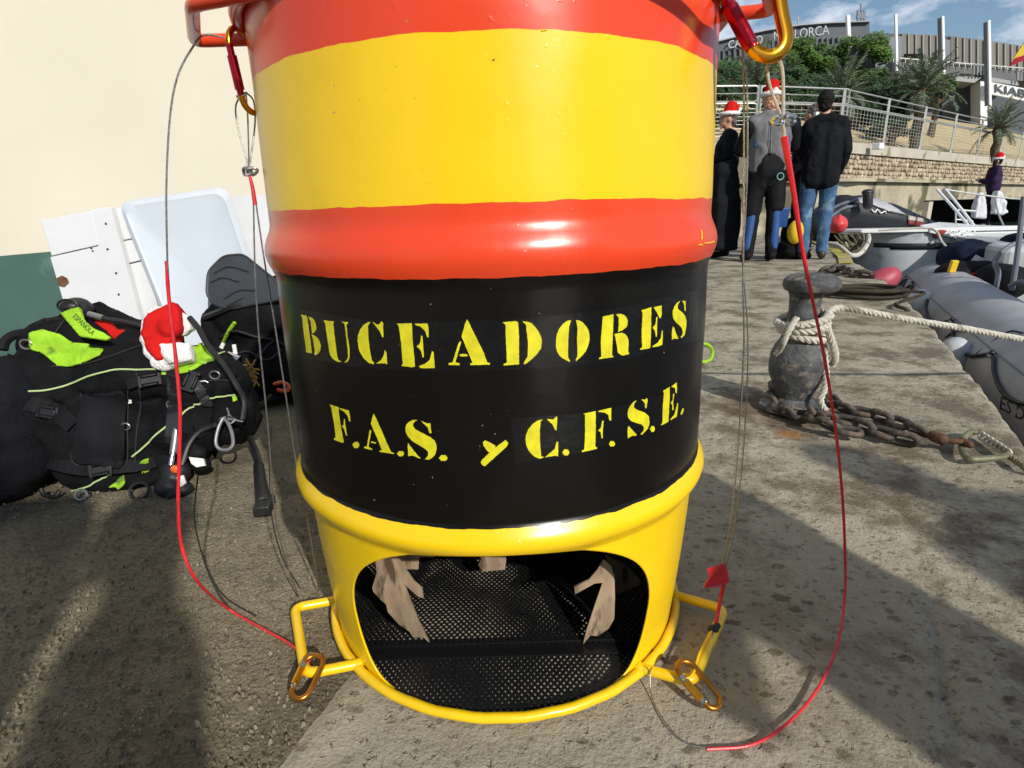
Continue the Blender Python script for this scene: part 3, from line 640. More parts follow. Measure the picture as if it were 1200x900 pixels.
def cyl_shape(poly, off, step=2.2, jit=0):
    q = []
    for i, p in enumerate(poly):          # rough, hand-painted rim
        b = poly[(i+1) % len(poly)]; L_ = math.dist(p, b); k = max(1, int(L_/1.6))
        for j in range(k):
            t = j/k; x = p[0]+(b[0]-p[0])*t; y = p[1]+(b[1]-p[1])*t
            q.append((x+jit*noise.noise(Vector((x*1.3, y*1.3, 0))), y+jit*noise.noise(Vector((x*1.3, y*1.3, 9)))))
    V2, F2 = flat_poly(q, step)
    R = []
    for x, y in V2:
        p = CYL(x, y, RD)
        for _ in range(3): p = CYL(x, y, rad(p.z)+off)
        d = Vector((p.x-AX, p.y-AY, 0)).normalized(); q2 = Vector((AX+d.x*rad(p.z), AY+d.y*rad(p.z), p.z))
        R.append(q2+d*(off+.0014*noise.noise(q2*7)+.0006*noise.noise(q2*19)))
    return R, F2
for g in LET:
    o = obj('letter', join(*[cyl_shape(p, .0007, jit=.45) for p in g]), M_LET, drum, auto=False)
M_BACK = mat('stencil backing', (.0048, .0045, .005), .2, var=.3, vscale=30, bump=.3, bscale=120, dirt=(.05, .05, .06), dscale=120, dthr=.72)
for q in ([(822, 270), (822.6, 276), (822, 281)], [(826, 285), (832, 284.5), (837, 283)], [(819, 287), (823, 286.6)], [(634, 36), (641, 35.5)]):  # yellow drips; the last short bead stands in for a sun glint
    P = []
    for x, y in q:
        p = CYL(x, y, RD)
        for _ in range(3): p = CYL(x, y, rad(p.z)+.0006)
        P.append(p)
    obj('drip_and_glint', tube(crv(P, 4), .0009, 5), M_YEL, drum)
for poly in ([(352, 362), (420, 374), (520, 377), (620, 373), (720, 361), (818, 340), (819, 398), (724, 424), (620, 433), (520, 436), (424, 431), (356, 419)],
             [(598, 490), (660, 486), (720, 477), (790, 458), (791, 490), (720, 520), (664, 534), (604, 543)]):
    obj('stencil_patch', cyl_shape(poly, .0003, 4), M_BACK, drum, auto=False)
# inside: perforated floor with a fold, and hooked steel plates
def m_perf():
    m = bpy.data.materials.new('perforated sheet'); m.use_nodes = True; n = m.node_tree; b = n.nodes['Principled BSDF']; l = n.links.new
    b.inputs['Base Color'].default_value = (.012, .012, .013, 1); b.inputs['Roughness'].default_value = .38; b.inputs['Metallic'].default_value = .2
    t = nd(n, 'ShaderNodeTexCoord'); res = None
    for ox, oy in ((0, 0), (.5, .5)):
        mp_ = nd(n, 'ShaderNodeMapping'); mp_.inputs['Scale'].default_value = (1/.0085, 1/.0112, 0); mp_.inputs['Location'].default_value = (ox, oy, 0); l(t.outputs['Object'], mp_.inputs[0])
        fr = nd(n, 'ShaderNodeVectorMath', operation='FRACTION'); l(mp_.outputs[0], fr.inputs[0])
        sb = nd(n, 'ShaderNodeVectorMath', operation='SUBTRACT'); sb.inputs[1].default_value = (.5, .5, 0); l(fr.outputs[0], sb.inputs[0])
        ml = nd(n, 'ShaderNodeVectorMath', operation='MULTIPLY'); ml.inputs[1].default_value = (.0085, .0112, 0); l(sb.outputs[0], ml.inputs[0])
        ln = nd(n, 'ShaderNodeVectorMath', operation='LENGTH'); l(ml.outputs[0], ln.inputs[0])
        lt = nd(n, 'ShaderNodeMath', operation='LESS_THAN'); lt.inputs[1].default_value = .0021; l(ln.outputs['Value'], lt.inputs[0])
        if res is None: res = lt.outputs[0]
        else:
            mxx = nd(n, 'ShaderNodeMath', operation='MAXIMUM'); l(res, mxx.inputs[0]); l(lt.outputs[0], mxx.inputs[1]); res = mxx.outputs[0]
    tr = nd(n, 'ShaderNodeBsdfTransparent'); ms = nd(n, 'ShaderNodeMixShader'); l(res, ms.inputs[0]); l(b.outputs[0], ms.inputs[1]); l(tr.outputs[0], ms.inputs[2])
    l(ms.outputs[0], n.nodes['Material Output'].inputs['Surface']); return m
M_PERF = m_perf()
YF = .655
def half_disc(y0, y1, z0, z1, rr=.267):
    V = []; Fc = []; k = 24
    for i in range(k+1):
        y = y0+(y1-y0)*i/k; dx = sqrt(max(1e-6, rr*rr-(y-AY)**2)); z = z0+(z1-z0)*i/k
        V += [(AX-dx, y, z), (AX+dx, y, z)]
    for i in range(k): Fc.append((2*i, 2*i+1, 2*i+3, 2*i+2))
    return V, Fc
obj('floor_panel', half_disc(AY-.2668, YF-.006, .010, .013), M_PERF, drum, smooth=False)
obj('floor_panel', half_disc(YF+.004, AY+.2668, .020, .026), M_PERF, drum, smooth=False)
obj('floor_seam', join(box((AX, YF+.000, .0155), (.41, .022, .0025)), box((AX, YF+.0105, .018), (.41, .0015, .007))), mat('black satin steel', (.010, .010, .011), .3, metal=.2, var=.2), drum, smooth=False)
def plate(px, Y, lean=0, name='steel_plate'):
    n = Vector((lean, -1, .0)).normalized(); p0 = Vector((AX, Y, 0)); P = [PLN(x, y, p0, n) for x, y in px]
    P = [Vector((p.x+.0015*noise.noise(p*90), p.y, p.z+.0015*noise.noise(p*80))) for p in P]
    return obj(name, prism(P, (0, .003, 0)), M_RUSTY, drum, smooth=False)
plate([(503, 753), (497, 747), (484, 747), (480, 740), (468, 732), (455, 718), (452, 708), (446, 703), (437, 693), (436, 688), (442, 672), (440, 660), (440, 640), (461, 640), (470, 660), (485, 682), (495, 690), (496, 701), (490, 699), (474, 685), (480, 700), (492, 730)], .632, -.25)
plate([(683, 755), (688, 738), (696, 712), (706, 683), (697, 683), (674, 696), (673, 688), (690, 680), (700, 668), (708, 656), (716, 663), (720, 675), (721, 700), (720, 725), (713, 737), (700, 745), (692, 745)], .632, .25)
plate([(709, 650), (735, 662), (752, 682), (759, 700), (757, 715), (745, 722), (735, 728), (716, 733), (718, 700), (716, 672)], .675, .5)
plate([(462, 640), (508, 640), (509, 653), (492, 653), (490, 667), (470, 667), (466, 658)], .775, 0)
plate([(562, 638), (588, 638), (593, 655), (592, 668), (566, 670), (560, 662), (564, 655), (560, 648)], .79, 0)
# ------------------------------------------------------------------ carabiners
def pear(Lg, Wt, Wb, n=10):           # closed outline of a karabiner body in its own XZ plane, top at z=0
    pts = []
    for i in range(n+1): a = pi-pi*i/n; pts.append(Vector((Wt/2*cos(a), 0, -Wt/2+Wt/2*sin(a))))
    for i in range(n+1): a = -pi*i/n; pts.append(Vector((Wb/2*cos(a), 0, -Lg+Wb/2+Wb/2*sin(a))))
    return pts
M_BRZ = mat('bronze anodised', (.42, .17, .025), .3, metal=.85, var=.2, vscale=60)
def carabiner(loc, M, label, Lg=.105, Wt=.052, Wb=.04, r=.0062, sleeve=True):
    t = thing('carabiner', label, 'carabiner', loc, 'gold carabiners on the drum handles')
    T = Matrix.Translation(Vector(loc)) @ M.to_4x4()
    P = pear(Lg, Wt, Wb); gate0 = Vector((-Wb/2, 0, -Lg+Wb/2)); gate1 = Vector((-Wt/2, 0, -Wt/2))
    o = obj('body', xf(tube([p for p in resample(P+[P[0]], .004)], r, 10, closed=True), T), M_GOLD if sleeve else M_BRZ, t)
    o2 = obj('gate', xf(tube([gate0, gate1], r*1.06, 12), T), M_CRIM if sleeve else M_STEEL, t)
    a, b = gate0.lerp(gate1, .12), gate0.lerp(gate1, .78)
    obj('sleeve', xf(tube([a, b], r*1.45, 14), T), M_CRIM if sleeve else M_GOLD, t)
    obj('gate_pin', xf(caps(gate0+Vector((0, -r*1.5, 0)), gate0+Vector((0, r*1.5, 0)), .0018), T), M_CHR, t)
    return t
def frame(xa, za):                     # matrix with given x and z axes
    z = Vector(za).normalized(); x = Vector(xa); x = (x-z*x.dot(z)).normalized(); y = z.cross(x); return Matrix((x, y, z)).transposed()
# upper right: large, tilted, close to the lens
t = thing('carabiner', 'gold carabiner with crimson sleeve hanging from the upper red handle above the people', 'carabiner', A(885, 60, .665), 'gold carabiners on the drum handles')
cn_ = (Fv+Rv*.12).normalized(); cp0 = A(885, 20, .665)
def ck(px): return [PLN(x, y, cp0, cn_) for x, y in px]
loopc = resample(crv(ck([(851, 2), (846, -20), (858, -44), (884, -50), (904, -38), (911, -12), (916, 18), (921, 44), (917, 58), (905, 66), (890, 63), (881, 55)]), 8), .002)
V, Fc = [], []; Nn = len(loopc)       # flattened I-beam section
for i_, p_ in enumerate(loopc):
    tg = (loopc[min(i_+1, Nn-1)]-loopc[max(i_-1, 0)]).normalized(); sd_ = tg.cross(cn_).normalized()
    for a_, b2_ in ((-1, -.55), (-.75, -1), (-.3, -.72), (.3, -.72), (.75, -1), (1, -.55), (1, .55), (.75, 1), (.3, .72), (-.3, .72), (-.75, 1), (-1, .55)): V.append(p_+sd_*a_*.0066+cn_*b2_*.0052)
for i_ in range(Nn-1):
    for r_ in range(12): Fc.append((i_*12+r_, i_*12+(r_+1) % 12, i_*12+12+(r_+1) % 12, i_*12+12+r_))
Fc += [tuple(range(12))[::-1], tuple((Nn-1)*12+r_ for r_ in range(12))]
obj('body', (V, Fc), M_GOLD, t)
g0, g1 = ck([(881, 56), (850, -2)]); obj('gate', tube([g0, g1], .0052, 14), M_CRIM, t)
obj('sleeve', tube([g0.lerp(g1, -.02), g0.lerp(g1, .05), g0.lerp(g1, .06), g0.lerp(g1, .80), g0.lerp(g1, .81), g0.lerp(g1, .86)], lambda u: (.0066, .0072, .0078, .0078, .0072, .0062)[min(5, int(u*5+.5))], 20), M_CRIM, t)
pc = g0.lerp(g1, .06); obj('gate_pin', ell(pc-cn_*.0078, (.0016, .0016, .0016), 8), M_CHR, t)
carabiner(A(279, 33, .742), frame(Vector((.30, 1, 0)), Vector((-.035, -.02, 1))), 'gold and crimson carabiner seen edge on, hanging from the upper handle against the cream wall', Lg=.088, Wt=.040, Wb=.032, r=.0036)
carabiner(G(372, 768, .034), frame(Vector((1, .35, .1)), Vector((.2, .95, .32))), 'bronze gold carabiner lying on the concrete at the foot handle with the joint line', Lg=.058, Wt=.026, Wb=.024, r=.0036, sleeve=False)
carabiner(G(797, 776, .036), frame(Vector((1, .5, 0)), Vector((-.55, .8, .38))), 'bronze gold carabiner tilted on the foot handle under the red tape flag', Lg=.064, Wt=.026, Wb=.024, r=.0036, sleeve=False)
# ------------------------------------------------------------------ wires and red cords
def W3(*q): return [A(x, y, Y) if Y is not None else G(x, y, .006) for x, y, Y in q]
ng = 'cables rigged between the drum handles'
# left long line: wire above, red sleeve below
t = thing('cable', 'long cable far left of the drum, grey wire above and red sleeve below', 'cable', G(355, 765), ng)
up = W3((262, 44, .745), (240, 41, .73), (226, 55, .715), (208, 90, .70), (199, 140, .69), (195, 220, .68), (196, 300, .675), (197, 320, .675))
obj('wire', tube(crv(up, 6), .0011, 6), M_WIRE, t)
lo = W3((195, 306, .675), (198, 350, .675), (206, 420, .67), (211, 480, .665), (210, 540, .66), (209, 590, .655), (213, 640, .655), (232, 682, .66))+[G(268, 714, .012), G(310, 738, .010), G(340, 755, .015), G(362, 775, .026)]
obj('red_sleeve', tube(crv(lo, 6), lambda t: .0021+.0007*noise.noise(Vector((t*90, 0, 0))), 8), M_REDR, t)
# knot loops under the left carabiner
t = thing('cable', 'thin wire sling looped under the edge-on carabiner, with a knot and a short red tape', 'cable', A(297, 700, .75), ng)
for q in ([(288, 108, .752), (279, 117, .75), (276, 130, .75), (280, 155, .75), (288, 182, .75), (291, 200, .75)], [(288, 108, .752), (290, 130, .75), (291, 160, .75), (292, 200, .75)], [(288, 108, .752), (297, 118, .76), (299, 140, .76), (296, 170, .755), (292, 200, .75)]):
    obj('wire', tube(crv(W3(*q), 6), .0010, 6), M_WIRE, t)
kn = A(292, 201, .75)
obj('knot', join(tube([kn+Vector((.006*cos(a)+.004, .003*sin(2*a), .004*sin(a))) for a in [i*pi/6 for i in range(12)]], .002, 6, closed=True), tube([kn+Vector((.005*cos(a)-.003, .003*cos(2*a), .004*sin(a))) for a in [i*pi/6 for i in range(12)]], .002, 6, closed=True)), M_STEEL, t)
obj('red_tape', tube(crv(W3((292, 204, .75), (296, 220, .75), (299, 240, .75)), 5), lambda t: .0019+.001*t, 8), M_REDR, t)
obj('wire', tube(crv(W3((297, 236, .75), (299, 320, .74), (304, 400, .735), (314, 500, .73), (322, 600, .735), (336, 660, .745))+[G(350, 700, .012)], 6), .0011, 6), M_WIRE, t)
obj('wire', tube(crv(W3((300, 238, .75), (309, 300, .745), (322, 380, .74), (336, 470, .735), (350, 560, .735), (362, 620, .74))+[G(374, 692, .02)], 6), .0011, 6), M_WIRE, t)
# right pair of wires to the red flag
t = thing('cable', 'pair of thin parallel wires right of the drum ending at a red tape flag', 'cable', G(840, 735), ng)
obj('wire', tube(crv(W3((867, 10, .70), (871, 60, .70), (872, 180, .70), (871, 330, .69), (872, 400, .69), (868, 480, .69), (862, 560, .70), (855, 620, .71), (847, 665, .72)), 6), .0011, 6), M_WIRE, t)
obj('wire', tube(crv(W3((871, 85, .71), (875, 90, .70), (876, 180, .70), (873, 260, .70), (870, 300, .70), (876, 380, .70), (876, 440, .70), (870, 540, .71), (860, 620, .72), (850, 668, .72)), 6), .0010, 6), M_WIRE, t)
fl = [A(*p) for p in [(829, 668, .70), (851, 661, .72), (855, 682, .72), (846, 688, .71), (825, 689, .70), (832, 677, .70)]]
obj('tape_flag', prism(fl, (.0, .0025, .001)), M_REDR, t, smooth=False)
obj('red_sleeve', tube(crv([A(848, 684, .715), A(844, 705, .71), G(838, 735, .028)], 6), .003, 8), M_REDR, t)
kn = G(836, 737, .028)
obj('clamp', join(ell(kn, (.008, .006, .006)), ell(kn+Vector((.006, .002, .003)), (.005, .004, .005))), M_RUB, t)
obj('wire', tube(crv([G(836, 738, .028), G(833, 770, .02), G(824, 808, .006), G(812, 822, .01)], 6), .0009, 6), M_WIRE, t)
obj('wire', tube(crv([G(834, 740, .028), G(820, 765, .03), G(812, 790, .03), G(800, 797, .03)], 6), .0016, 6), M_YEL, t)
# right long line
t = thing('cable', 'long red sleeved cable sweeping past the bollard and curving over the ground', 'cable', G(985, 760), ng)
obj('wire', tube(crv(W3((912, 66, .665), (917, 85, .67), (918, 120, .675), (918, 150, .68), (922, 178, .68)), 6), .0018, 6), M_ROPEW, t)
obj('wire', tube(crv(W3((899, 76, .672), (901, 95, .672), (907, 115, .675), (916, 138, .678), (920, 160, .68)), 6), .0015, 6), M_ROPEW, t)
kn = A(918, 141, .678)
obj('clamp', join(tube([kn+Vector((.007*cos(a)+.005, .003*sin(2*a), .0045*sin(a))) for a in [i*pi/6 for i in range(12)]], .0024, 6, closed=True), tube([kn+Vector((.006*cos(a)-.005, .003*cos(2*a), .004*sin(a))) for a in [i*pi/6 for i in range(12)]], .0022, 6, closed=True)), M_CHR, t)
lo = W3((919, 160, .68), (923, 185, .68), (930, 225, .68), (940, 290, .685), (954, 360, .69), (968, 430, .70), (980, 510, .72), (987, 580, .735), (990, 640, .745))+[G(990, 700, .03), G(980, 760, .012), G(955, 812, .006), G(920, 850, .006), G(880, 873, .005), (G(828, 878, .005))]
obj('red_sleeve', tube(crv(lo, 6), lambda t: (.0042-.0022*min(1, t*3.5))+.0003*noise.noise(Vector((t*60, 0, 0))), 8), M_REDR, t)
obj('wire', tube(crv([G(830, 878, .005), G(800, 868, .003), G(775, 840, .003), G(763, 812, .004), G(762, 788, .02), G(764, 782, .03)], 6), .0009, 6), M_WIRE, t)
# ================================================================== BOLLARD, ROPE AND CHAIN
BY = 1.66
bc = A(938, 440, BY); bx = bc.x-.012
boll = thing('bollard', 'weathered iron mooring bollard with a flat mushroom cap and a round lower bulb', 'bollard', (bx, BY, 0))
pr = [(.10, 0), (.098, .012), (.062, .022), (.052, .035), (.055, .052), (.066, .075), (.080, .11), (.083, .14), (.080, .17), (.071, .195), (.058, .215), (.050, .235), (.045, .27), (.043, .31), (.045, .345), (.052, .360)]
o = obj('post', lathe(pr, 36, (bx, BY, 0)), M_BOLL, boll)
o.data.transform(Matrix.Translation((bx, BY, 0)) @ Matrix.Scale(.92, 4, (0, 1, 0)) @ Matrix.Translation((-bx, -BY, 0)))
obj('cap', lathe([(.01, .352), (.05, .352), (.072, .362), (.078, .376), (.074, .392), (.058, .403), (.03, .408), (.001, .41)], 36, (bx+.012, BY, 0), caps=False), M_BOLL, boll)
# rope wound round the neck and led away to the boat
t = thing('mooring_rope', 'thick off white mooring rope wound round the bollard and pulled taut towards the grey boat', 'rope', (bx, BY, .25))
co = []
for k_ in range(3):
    c = []
    for i in range(26):
        a = 2*pi*i/26; tt = i/26
        c.append(Vector((bx+(.061+.004*k_)*cos(a+1), BY+(.060+.004*k_)*sin(a+1), .232+.022*k_+.014*sin(a*1+k_*1.3)+.02*tt*(k_ % 2))))
    co.append(rope(c+[c[0]], .0115, pitch=.05, n=2))
obj('coil', join(*co[:2]), M_ROPEW, t); obj('coil', co[2], M_ROPEW, t)
obj('coil', rope([Vector((bx-.045, BY-.05, .29)), Vector((bx-.07, BY-.06, .25)), Vector((bx-.078, BY-.05, .21)), Vector((bx-.075, BY-.01, .17))], .009, pitch=.05, n=6), M_ROPEW, t)
obj('tail', rope([Vector((bx+.04, BY-.05, .27)), Vector((bx+.066, BY-.05, .215)), Vector((bx+.085, BY-.045, .165)), Vector((bx+.086, BY-.03, .14))], .0105, pitch=.05, n=6), M_ROPEW, t)
obj('tail', rope([Vector((bx+.055, BY-.03, .2)), Vector((bx+.05, BY-.075, .10)), Vector((bx+.035, BY-.085, .05)), Vector((bx+.05, BY-.10, .015))], .0095, pitch=.045, n=6), M_ROPEW, t)
ln = [Vector((bx-.04, BY-.062, .268)), Vector((bx+.02, BY-.068, .283)), A(985, 361, 1.62), A(1060, 374, 1.64), A(1130, 385, 1.68), A(1200, 398, 1.72), A(1290, 412, 1.8), A(1420, 440, 1.95)]
obj('line', rope(ln, .0100, pitch=.045, n=14), M_ROPEW, t)
# chain on the ground
chain = thing('chain', 'heavy rusty chain lying on the concrete from the bollard foot to a triangular shackle', 'chain', G(1010, 500))
def link_sh(Lk=.074, Wk=.046, r=.0085):
    P = []; R_ = Wk/2-r
    for i in range(9): a = -pi/2+pi*i/8; P.append(Vector((Lk/2-R_-r+R_*cos(a), R_*sin(a), 0)))
    for i in range(9): a = pi/2+pi*i/8; P.append(Vector((-(Lk/2-R_-r)+R_*cos(a), R_*sin(a), 0)))
    return tube(P, r, 8, closed=True)
lm = mesh('link', link_sh()); fixn(lm); lm.materials.append(M_CHAIN)
for p in lm.polygons: p.use_smooth = True
def links(path, parent, step=.053, r=.0085, lm=lm, sc=1, wild=0):
    Q = resample(crv(path, 12), step*sc)
    for i in range(len(Q)-1):
        a, b = Q[i], Q[i+1]; c = (a+b)/2; d = (b-a).normalized(); z = Vector((0, 0, 1))
        y = z.cross(d).normalized(); zz = d.cross(y)
        ang = (radians(20) if i % 2 else radians(-58))+random.uniform(-.2, .2)
        M = Matrix((d, y, zz)).transposed().to_4x4() @ Matrix.Rotation(ang, 4, 'X')
        o = bpy.data.objects.new('link', lm); COL.objects.link(o); o.parent = parent
        o.matrix_parent_inverse = Matrix.Translation(-parent.location)
        o.matrix_world = Matrix.Translation(c) @ M @ Matrix.Scale(sc, 4)
        o.matrix_basis = Matrix.Translation(c) @ M @ Matrix.Scale(sc, 4)
links([G(905, 452, .03), G(908, 470, .02), G(922, 484, .02), G(945, 487, .02), G(975, 490, .02), G(1000, 495, .02), G(1030, 506, .02), G(1060, 515, .02), G(1092, 518, .022)], chain)
links([G(968, 455, .04), G(975, 472, .02), G(998, 480, .02), G(1030, 487, .02), G(1060, 498, .02), G(1088, 508, .02)], chain)
links([G(950, 480, .03), G(962, 494, .035), G(990, 505, .02), G(1018, 509, .02)], chain)
sh_ = [G(1094, 511, .03), G(1104, 515, .03), G(1118, 517, .03), G(1132, 519, .03)]
obj('swivel', join(caps(sh_[0], sh_[1], .014), caps(sh_[1], sh_[3], .0075), caps(sh_[3]+Vector((0, -.012, 0)), sh_[3]+Vector((0, .012, 0)), .009)), mat('orange rust iron', (.12, .065, .04), .8, var=.4, vscale=40, bump=.8, bscale=90), chain)
dl = [G(*p, .016) for p in [(1127, 522), (1132, 510), (1145, 506), (1158, 512), (1180, 530), (1176, 535), (1160, 537), (1138, 538), (1130, 532)]]
obj('shackle', tube(resample(crv(dl, 4, closed=True), .006), .0078, 8, closed=True), mat('galvanised olive iron', (.20, .19, .11), .6, metal=.3, var=.3, vscale=30, bump=.8, bscale=90), chain)
obj('lashing', join(*[tube([G(1150+i*5, 511+i*3.3, .016)+Vector((.001, .010*cos(a), .010*sin(a))) for a in [k_*pi/5 for k_ in range(10)]], .0035, 5, closed=True) for i in range(7)]), M_ROPEW, chain)
t = thing('rope', 'short end of frayed rope running from the triangular shackle to the quay edge', 'rope', G(1190, 540))
obj('strand', rope([G(1180, 532, .016), G(1192, 541, .012), G(1206, 552, .01), G(1225, 575, -.04)], .008, pitch=.04), mat('dirty rope', (.22, .18, .12), .9, var=.3, bump=1, bscale=200), t)
# far chain, rope coil, buoy on the quay
t = thing('chain', 'black chain draped over the quay edge beside the faded red buoy', 'chain', G(990, 318))
links([G(962, 317, .03), G(985, 314, .03), G(1000, 320, .03), G(1018, 322, .03), G(1032, 327, .0)], t, sc=2.0)
o = obj('float', ell((0, 0, 0), (.105, .105, .17)), M_PINK); o.location = A(1031, 331, 4.75); o.rotation_euler = (.4, .9, .3)
tag(o, 'faded pinkish red buoy hanging at the quay edge by the black chain', 'buoy')
o.name = 'buoy'
c = G(1010, 347, .0); P = []
for i in range(7*14):
    a = i*2*pi/14; k_ = i//14; r_ = (.15, .19, .13, .17, .21, .14, .18)[k_]; P.append(c+Vector((r_*1.25*cos(a)+.03*sin(k_*2.1), r_*.85*sin(a)+.03*cos(k_*1.7), .016+.012*(k_ // 2)+.006*sin(a*2+k_))))
m_tar = mat('dark tarred rope', (.05, .042, .03), .9, var=.3, bump=1, bscale=100)
o = obj('rope_coil', join(tube(crv(P, 3), .012, 6), tube(crv([c+Vector((.2, .0, .03)), c+Vector((.38, -.05, .016)), G(1050, 356, .014), G(1064, 364, .0), G(1072, 380, -.15)], 5), .011, 6), tube(crv([c+Vector((-.15, .05, .03)), c+Vector((-.33, .12, .016)), G(974, 341, .014)], 5), .011, 6)), m_tar)
tag(o, 'coil of dark tarred rope on the quay behind the bollard', 'rope coil')
# small yellow loop half hidden at the drum's right edge
gg = A(829, 352, 2.2)
o = obj('hose_loop', tube([gg+Vector((.035*cos(a), .01*sin(a), .035*sin(a))) for a in [i*pi/10 for i in range(20)]], .007, 8, closed=True), M_LIME)
tag(o, 'small yellow hose loop peeping out behind the drum by its right edge', 'hose'); o.location = (0, 0, -gg.z+.045) 
# ================================================================== WHITE BOARDS AGAINST THE WALL
def lean_pts(px, Yb, lean): # points on a plane that rests at ground line Y=Yb and leans back
    n = Vector((0, -1, lean)).normalized(); return [PLN(x, y, Vector((0, Yb, 0)), n) for x, y in px]
nn_ = Vector((0, -1, .18)).normalized()
t = thing('wooden_door', 'white painted plank door with a rust stain leaning on the wall under the cream render', 'door', A(120, 430, 2.05))
back = -nn_*-.022
for k_, q in enumerate([[(47.5, 258.5), (108, 247), (116, 287), (60, 300)], [(58.5, 301.5), (116, 288.5), (142, 400), (94, 420)]]):
    obj('plank', prism(lean_pts(q, 1.93, .18), Vector((0, .02, .003))), M_WHITE, t, smooth=False, bevel=.003)
obj('plank', prism(lean_pts([(107, 246), (130, 242.5), (190, 470), (152, 470)], 1.915, .18), Vector((0, .02, .003))), M_WHITE, t, smooth=False, bevel=.003)
for q in ([(131, 245), (152, 242), (158, 279), (141, 282)], [(141.5, 283.5), (158.5, 280.5), (170, 304), (149, 309)], [(149.5, 310.5), (170.5, 305.5), (215, 470), (195, 470)]):
    obj('plank', prism(lean_pts(q, 1.94, .18), Vector((0, .02, .003))), M_WHITE, t, smooth=False, bevel=.003)
for x, y in ((107, 291), (124, 262), (126, 292), (136, 320), (139, 345)):
    p = lean_pts([(x, y)], 1.913, .18)[0]; obj('nail', ell(p, (.004, .003, .004), 8), M_CHAIN, t)
st = lean_pts([(66, 326), (72, 323), (78, 326), (80, 331), (75, 336), (69, 335), (67, 330)], 1.925, .18)
obj('rust_stain', prism(st, (0, .003, 0)), mat('rust patch', (.14, .07, .04), .9, var=.4, vscale=60), t, smooth=False)
# plastic lid: shallow tray with rounded corners and a rim
t = thing('plastic_panel', 'large white moulded plastic panel with rounded corners and a raised rim, leaning on the planks', 'panel', A(210, 330, 2))
def round_poly(px, r=14):
    P = [Vector((x, y, 0)) for x, y in px]; R = []
    for i in range(len(P)):
        a, b, c = P[i-1], P[i], P[(i+1) % len(P)]; u = (a-b).normalized()*r; v = (c-b).normalized()*r
        for k_ in range(6): s_ = k_/5; q = (b+u)*(1-s_)**2+b*2*s_*(1-s_)+(b+v)*s_*s_; R.append((q.x, q.y))
    return R
op = round_poly([(138, 238), (262, 220), (330, 420), (232, 470)], 15)
cx_, cy_ = 238, 330
outer = lean_pts(op, 1.86, .2); inner = lean_pts([(x+(cx_-x)*.06, y+(cy_-y)*.05) for x, y in op], 1.85, .2); inner2 = lean_pts([(x+(cx_-x)*.12, y+(cy_-y)*.10) for x, y in op], 1.854, .2)
N_ = len(op); bk = [p+Vector((0, .028, .006)) for p in outer]
V = outer+inner+inner2+bk+[sum(inner2, Vector())/N_]
Fc = []
for i in range(N_):
    j = (i+1) % N_; Fc += [(i, j, N_+j, N_+i), (N_+i, N_+j, 2*N_+j, 2*N_+i), (i, 3*N_+i, 3*N_+j, j), (2*N_+i, 2*N_+j, 4*N_)]
o = obj('tray', (V, Fc), M_PLAS, t)
o = obj('white_board', prism(lean_pts([(262, 231), (330, 226), (345, 340), (300, 350)], 2.0, .12), Vector((0, .02, 0))), M_WHITE, smooth=False)
tag(o, 'white board behind the plastic panel, partly hidden by the drum', 'board')
obj('plank_gap', box((0, 0, 0), (.001, .001, .001)), M_DARK).name = 'tmpdel'; bpy.data.objects.remove(bpy.data.objects['tmpdel'])
# ================================================================== DIVING GEAR
PN = Vector((.12, -1, .62)).normalized(); PP = Vector((-.9, 1.21, 0))
def gp(px, off=0): return [PLN(x, y, PP+PN*off, PN) for x, y in px]
vest = thing('diving_vest', 'bulky black buoyancy vest with lime panels and pale green piping, lying against the white boards', 'diving vest', (-.95, 1.4, 0))
body = [(30, 412), (48, 385), (78, 366), (112, 356), (150, 375), (185, 396), (225, 402), (255, 410), (272, 436), (285, 468), (282, 500), (262, 516), (236, 512), (222, 535), (198, 560), (160, 570), (110, 572), (70, 566), (45, 540), (28, 500), (20, 455)]
prims = [prism(gp(body, -.02), -PN*.13)]
def E3(px, py, off, r, rot=None): return ell(gp([(px, py)], off)[0], r, 14, rot)
prims += [E3(90, 400, -.03, (.13, .09, .06)), E3(70, 470, -.05, (.13, .1, .14)), E3(140, 440, -.03, (.2, .09, .08)), E3(120, 515, -.04, (.17, .09, .10)), E3(240, 450, -.03, (.11, .09, .07)), E3(215, 500, -.04, (.12, .08, .07)), E3(165, 400, -.04, (.1, .07, .05)), E3(260, 485, -.05, (.07, .07, .06))]
vb = blob('body', prims, .009, M_BLACK, vest, 4, amp=.006, ns=12, fold=.016, fs=6, seed=1, stretch=(.8, 1, 1.5))
bv = bvh(vb)
drape('lime_panel', [(38, 392), (52, 388), (72, 392), (86, 402), (106, 404), (106, 409), (95, 411), (123, 412), (118, 418), (98, 427), (84, 431), (68, 430), (50, 415), (38, 412)], bv, M_LIME, vest, .006, 3, .006)
drape('lime_panel', [(225, 398), (240, 398), (248, 412), (252, 424), (238, 428), (222, 424)], bv, M_LIME, vest, .005, 3, .005)
drape('lime_panel', [(190, 433), (208, 432), (226, 424), (238, 428), (222, 437), (205, 440), (190, 442)], bv, M_LIME, vest, .004, 3, .004)
drape('lime_panel', [(160, 545), (168, 538), (174, 536), (176, 552), (168, 556)], bv, M_LIME, vest, .004, 3, .004)
drape('lime_panel', [(128, 570), (146, 558), (148, 566), (140, 572)], bv, M_LIME, vest, .004, 3, .004)
drape('lime_panel', [(271, 464), (276, 463), (277, 470), (272, 472)], bv, M_LIME, vest, .004, 2, .004)
pocket = drape('pocket', round_poly([(100, 462), (150, 455), (147, 548), (86, 540)], 12), bv, M_NEOP, vest, .008, 4, .012)
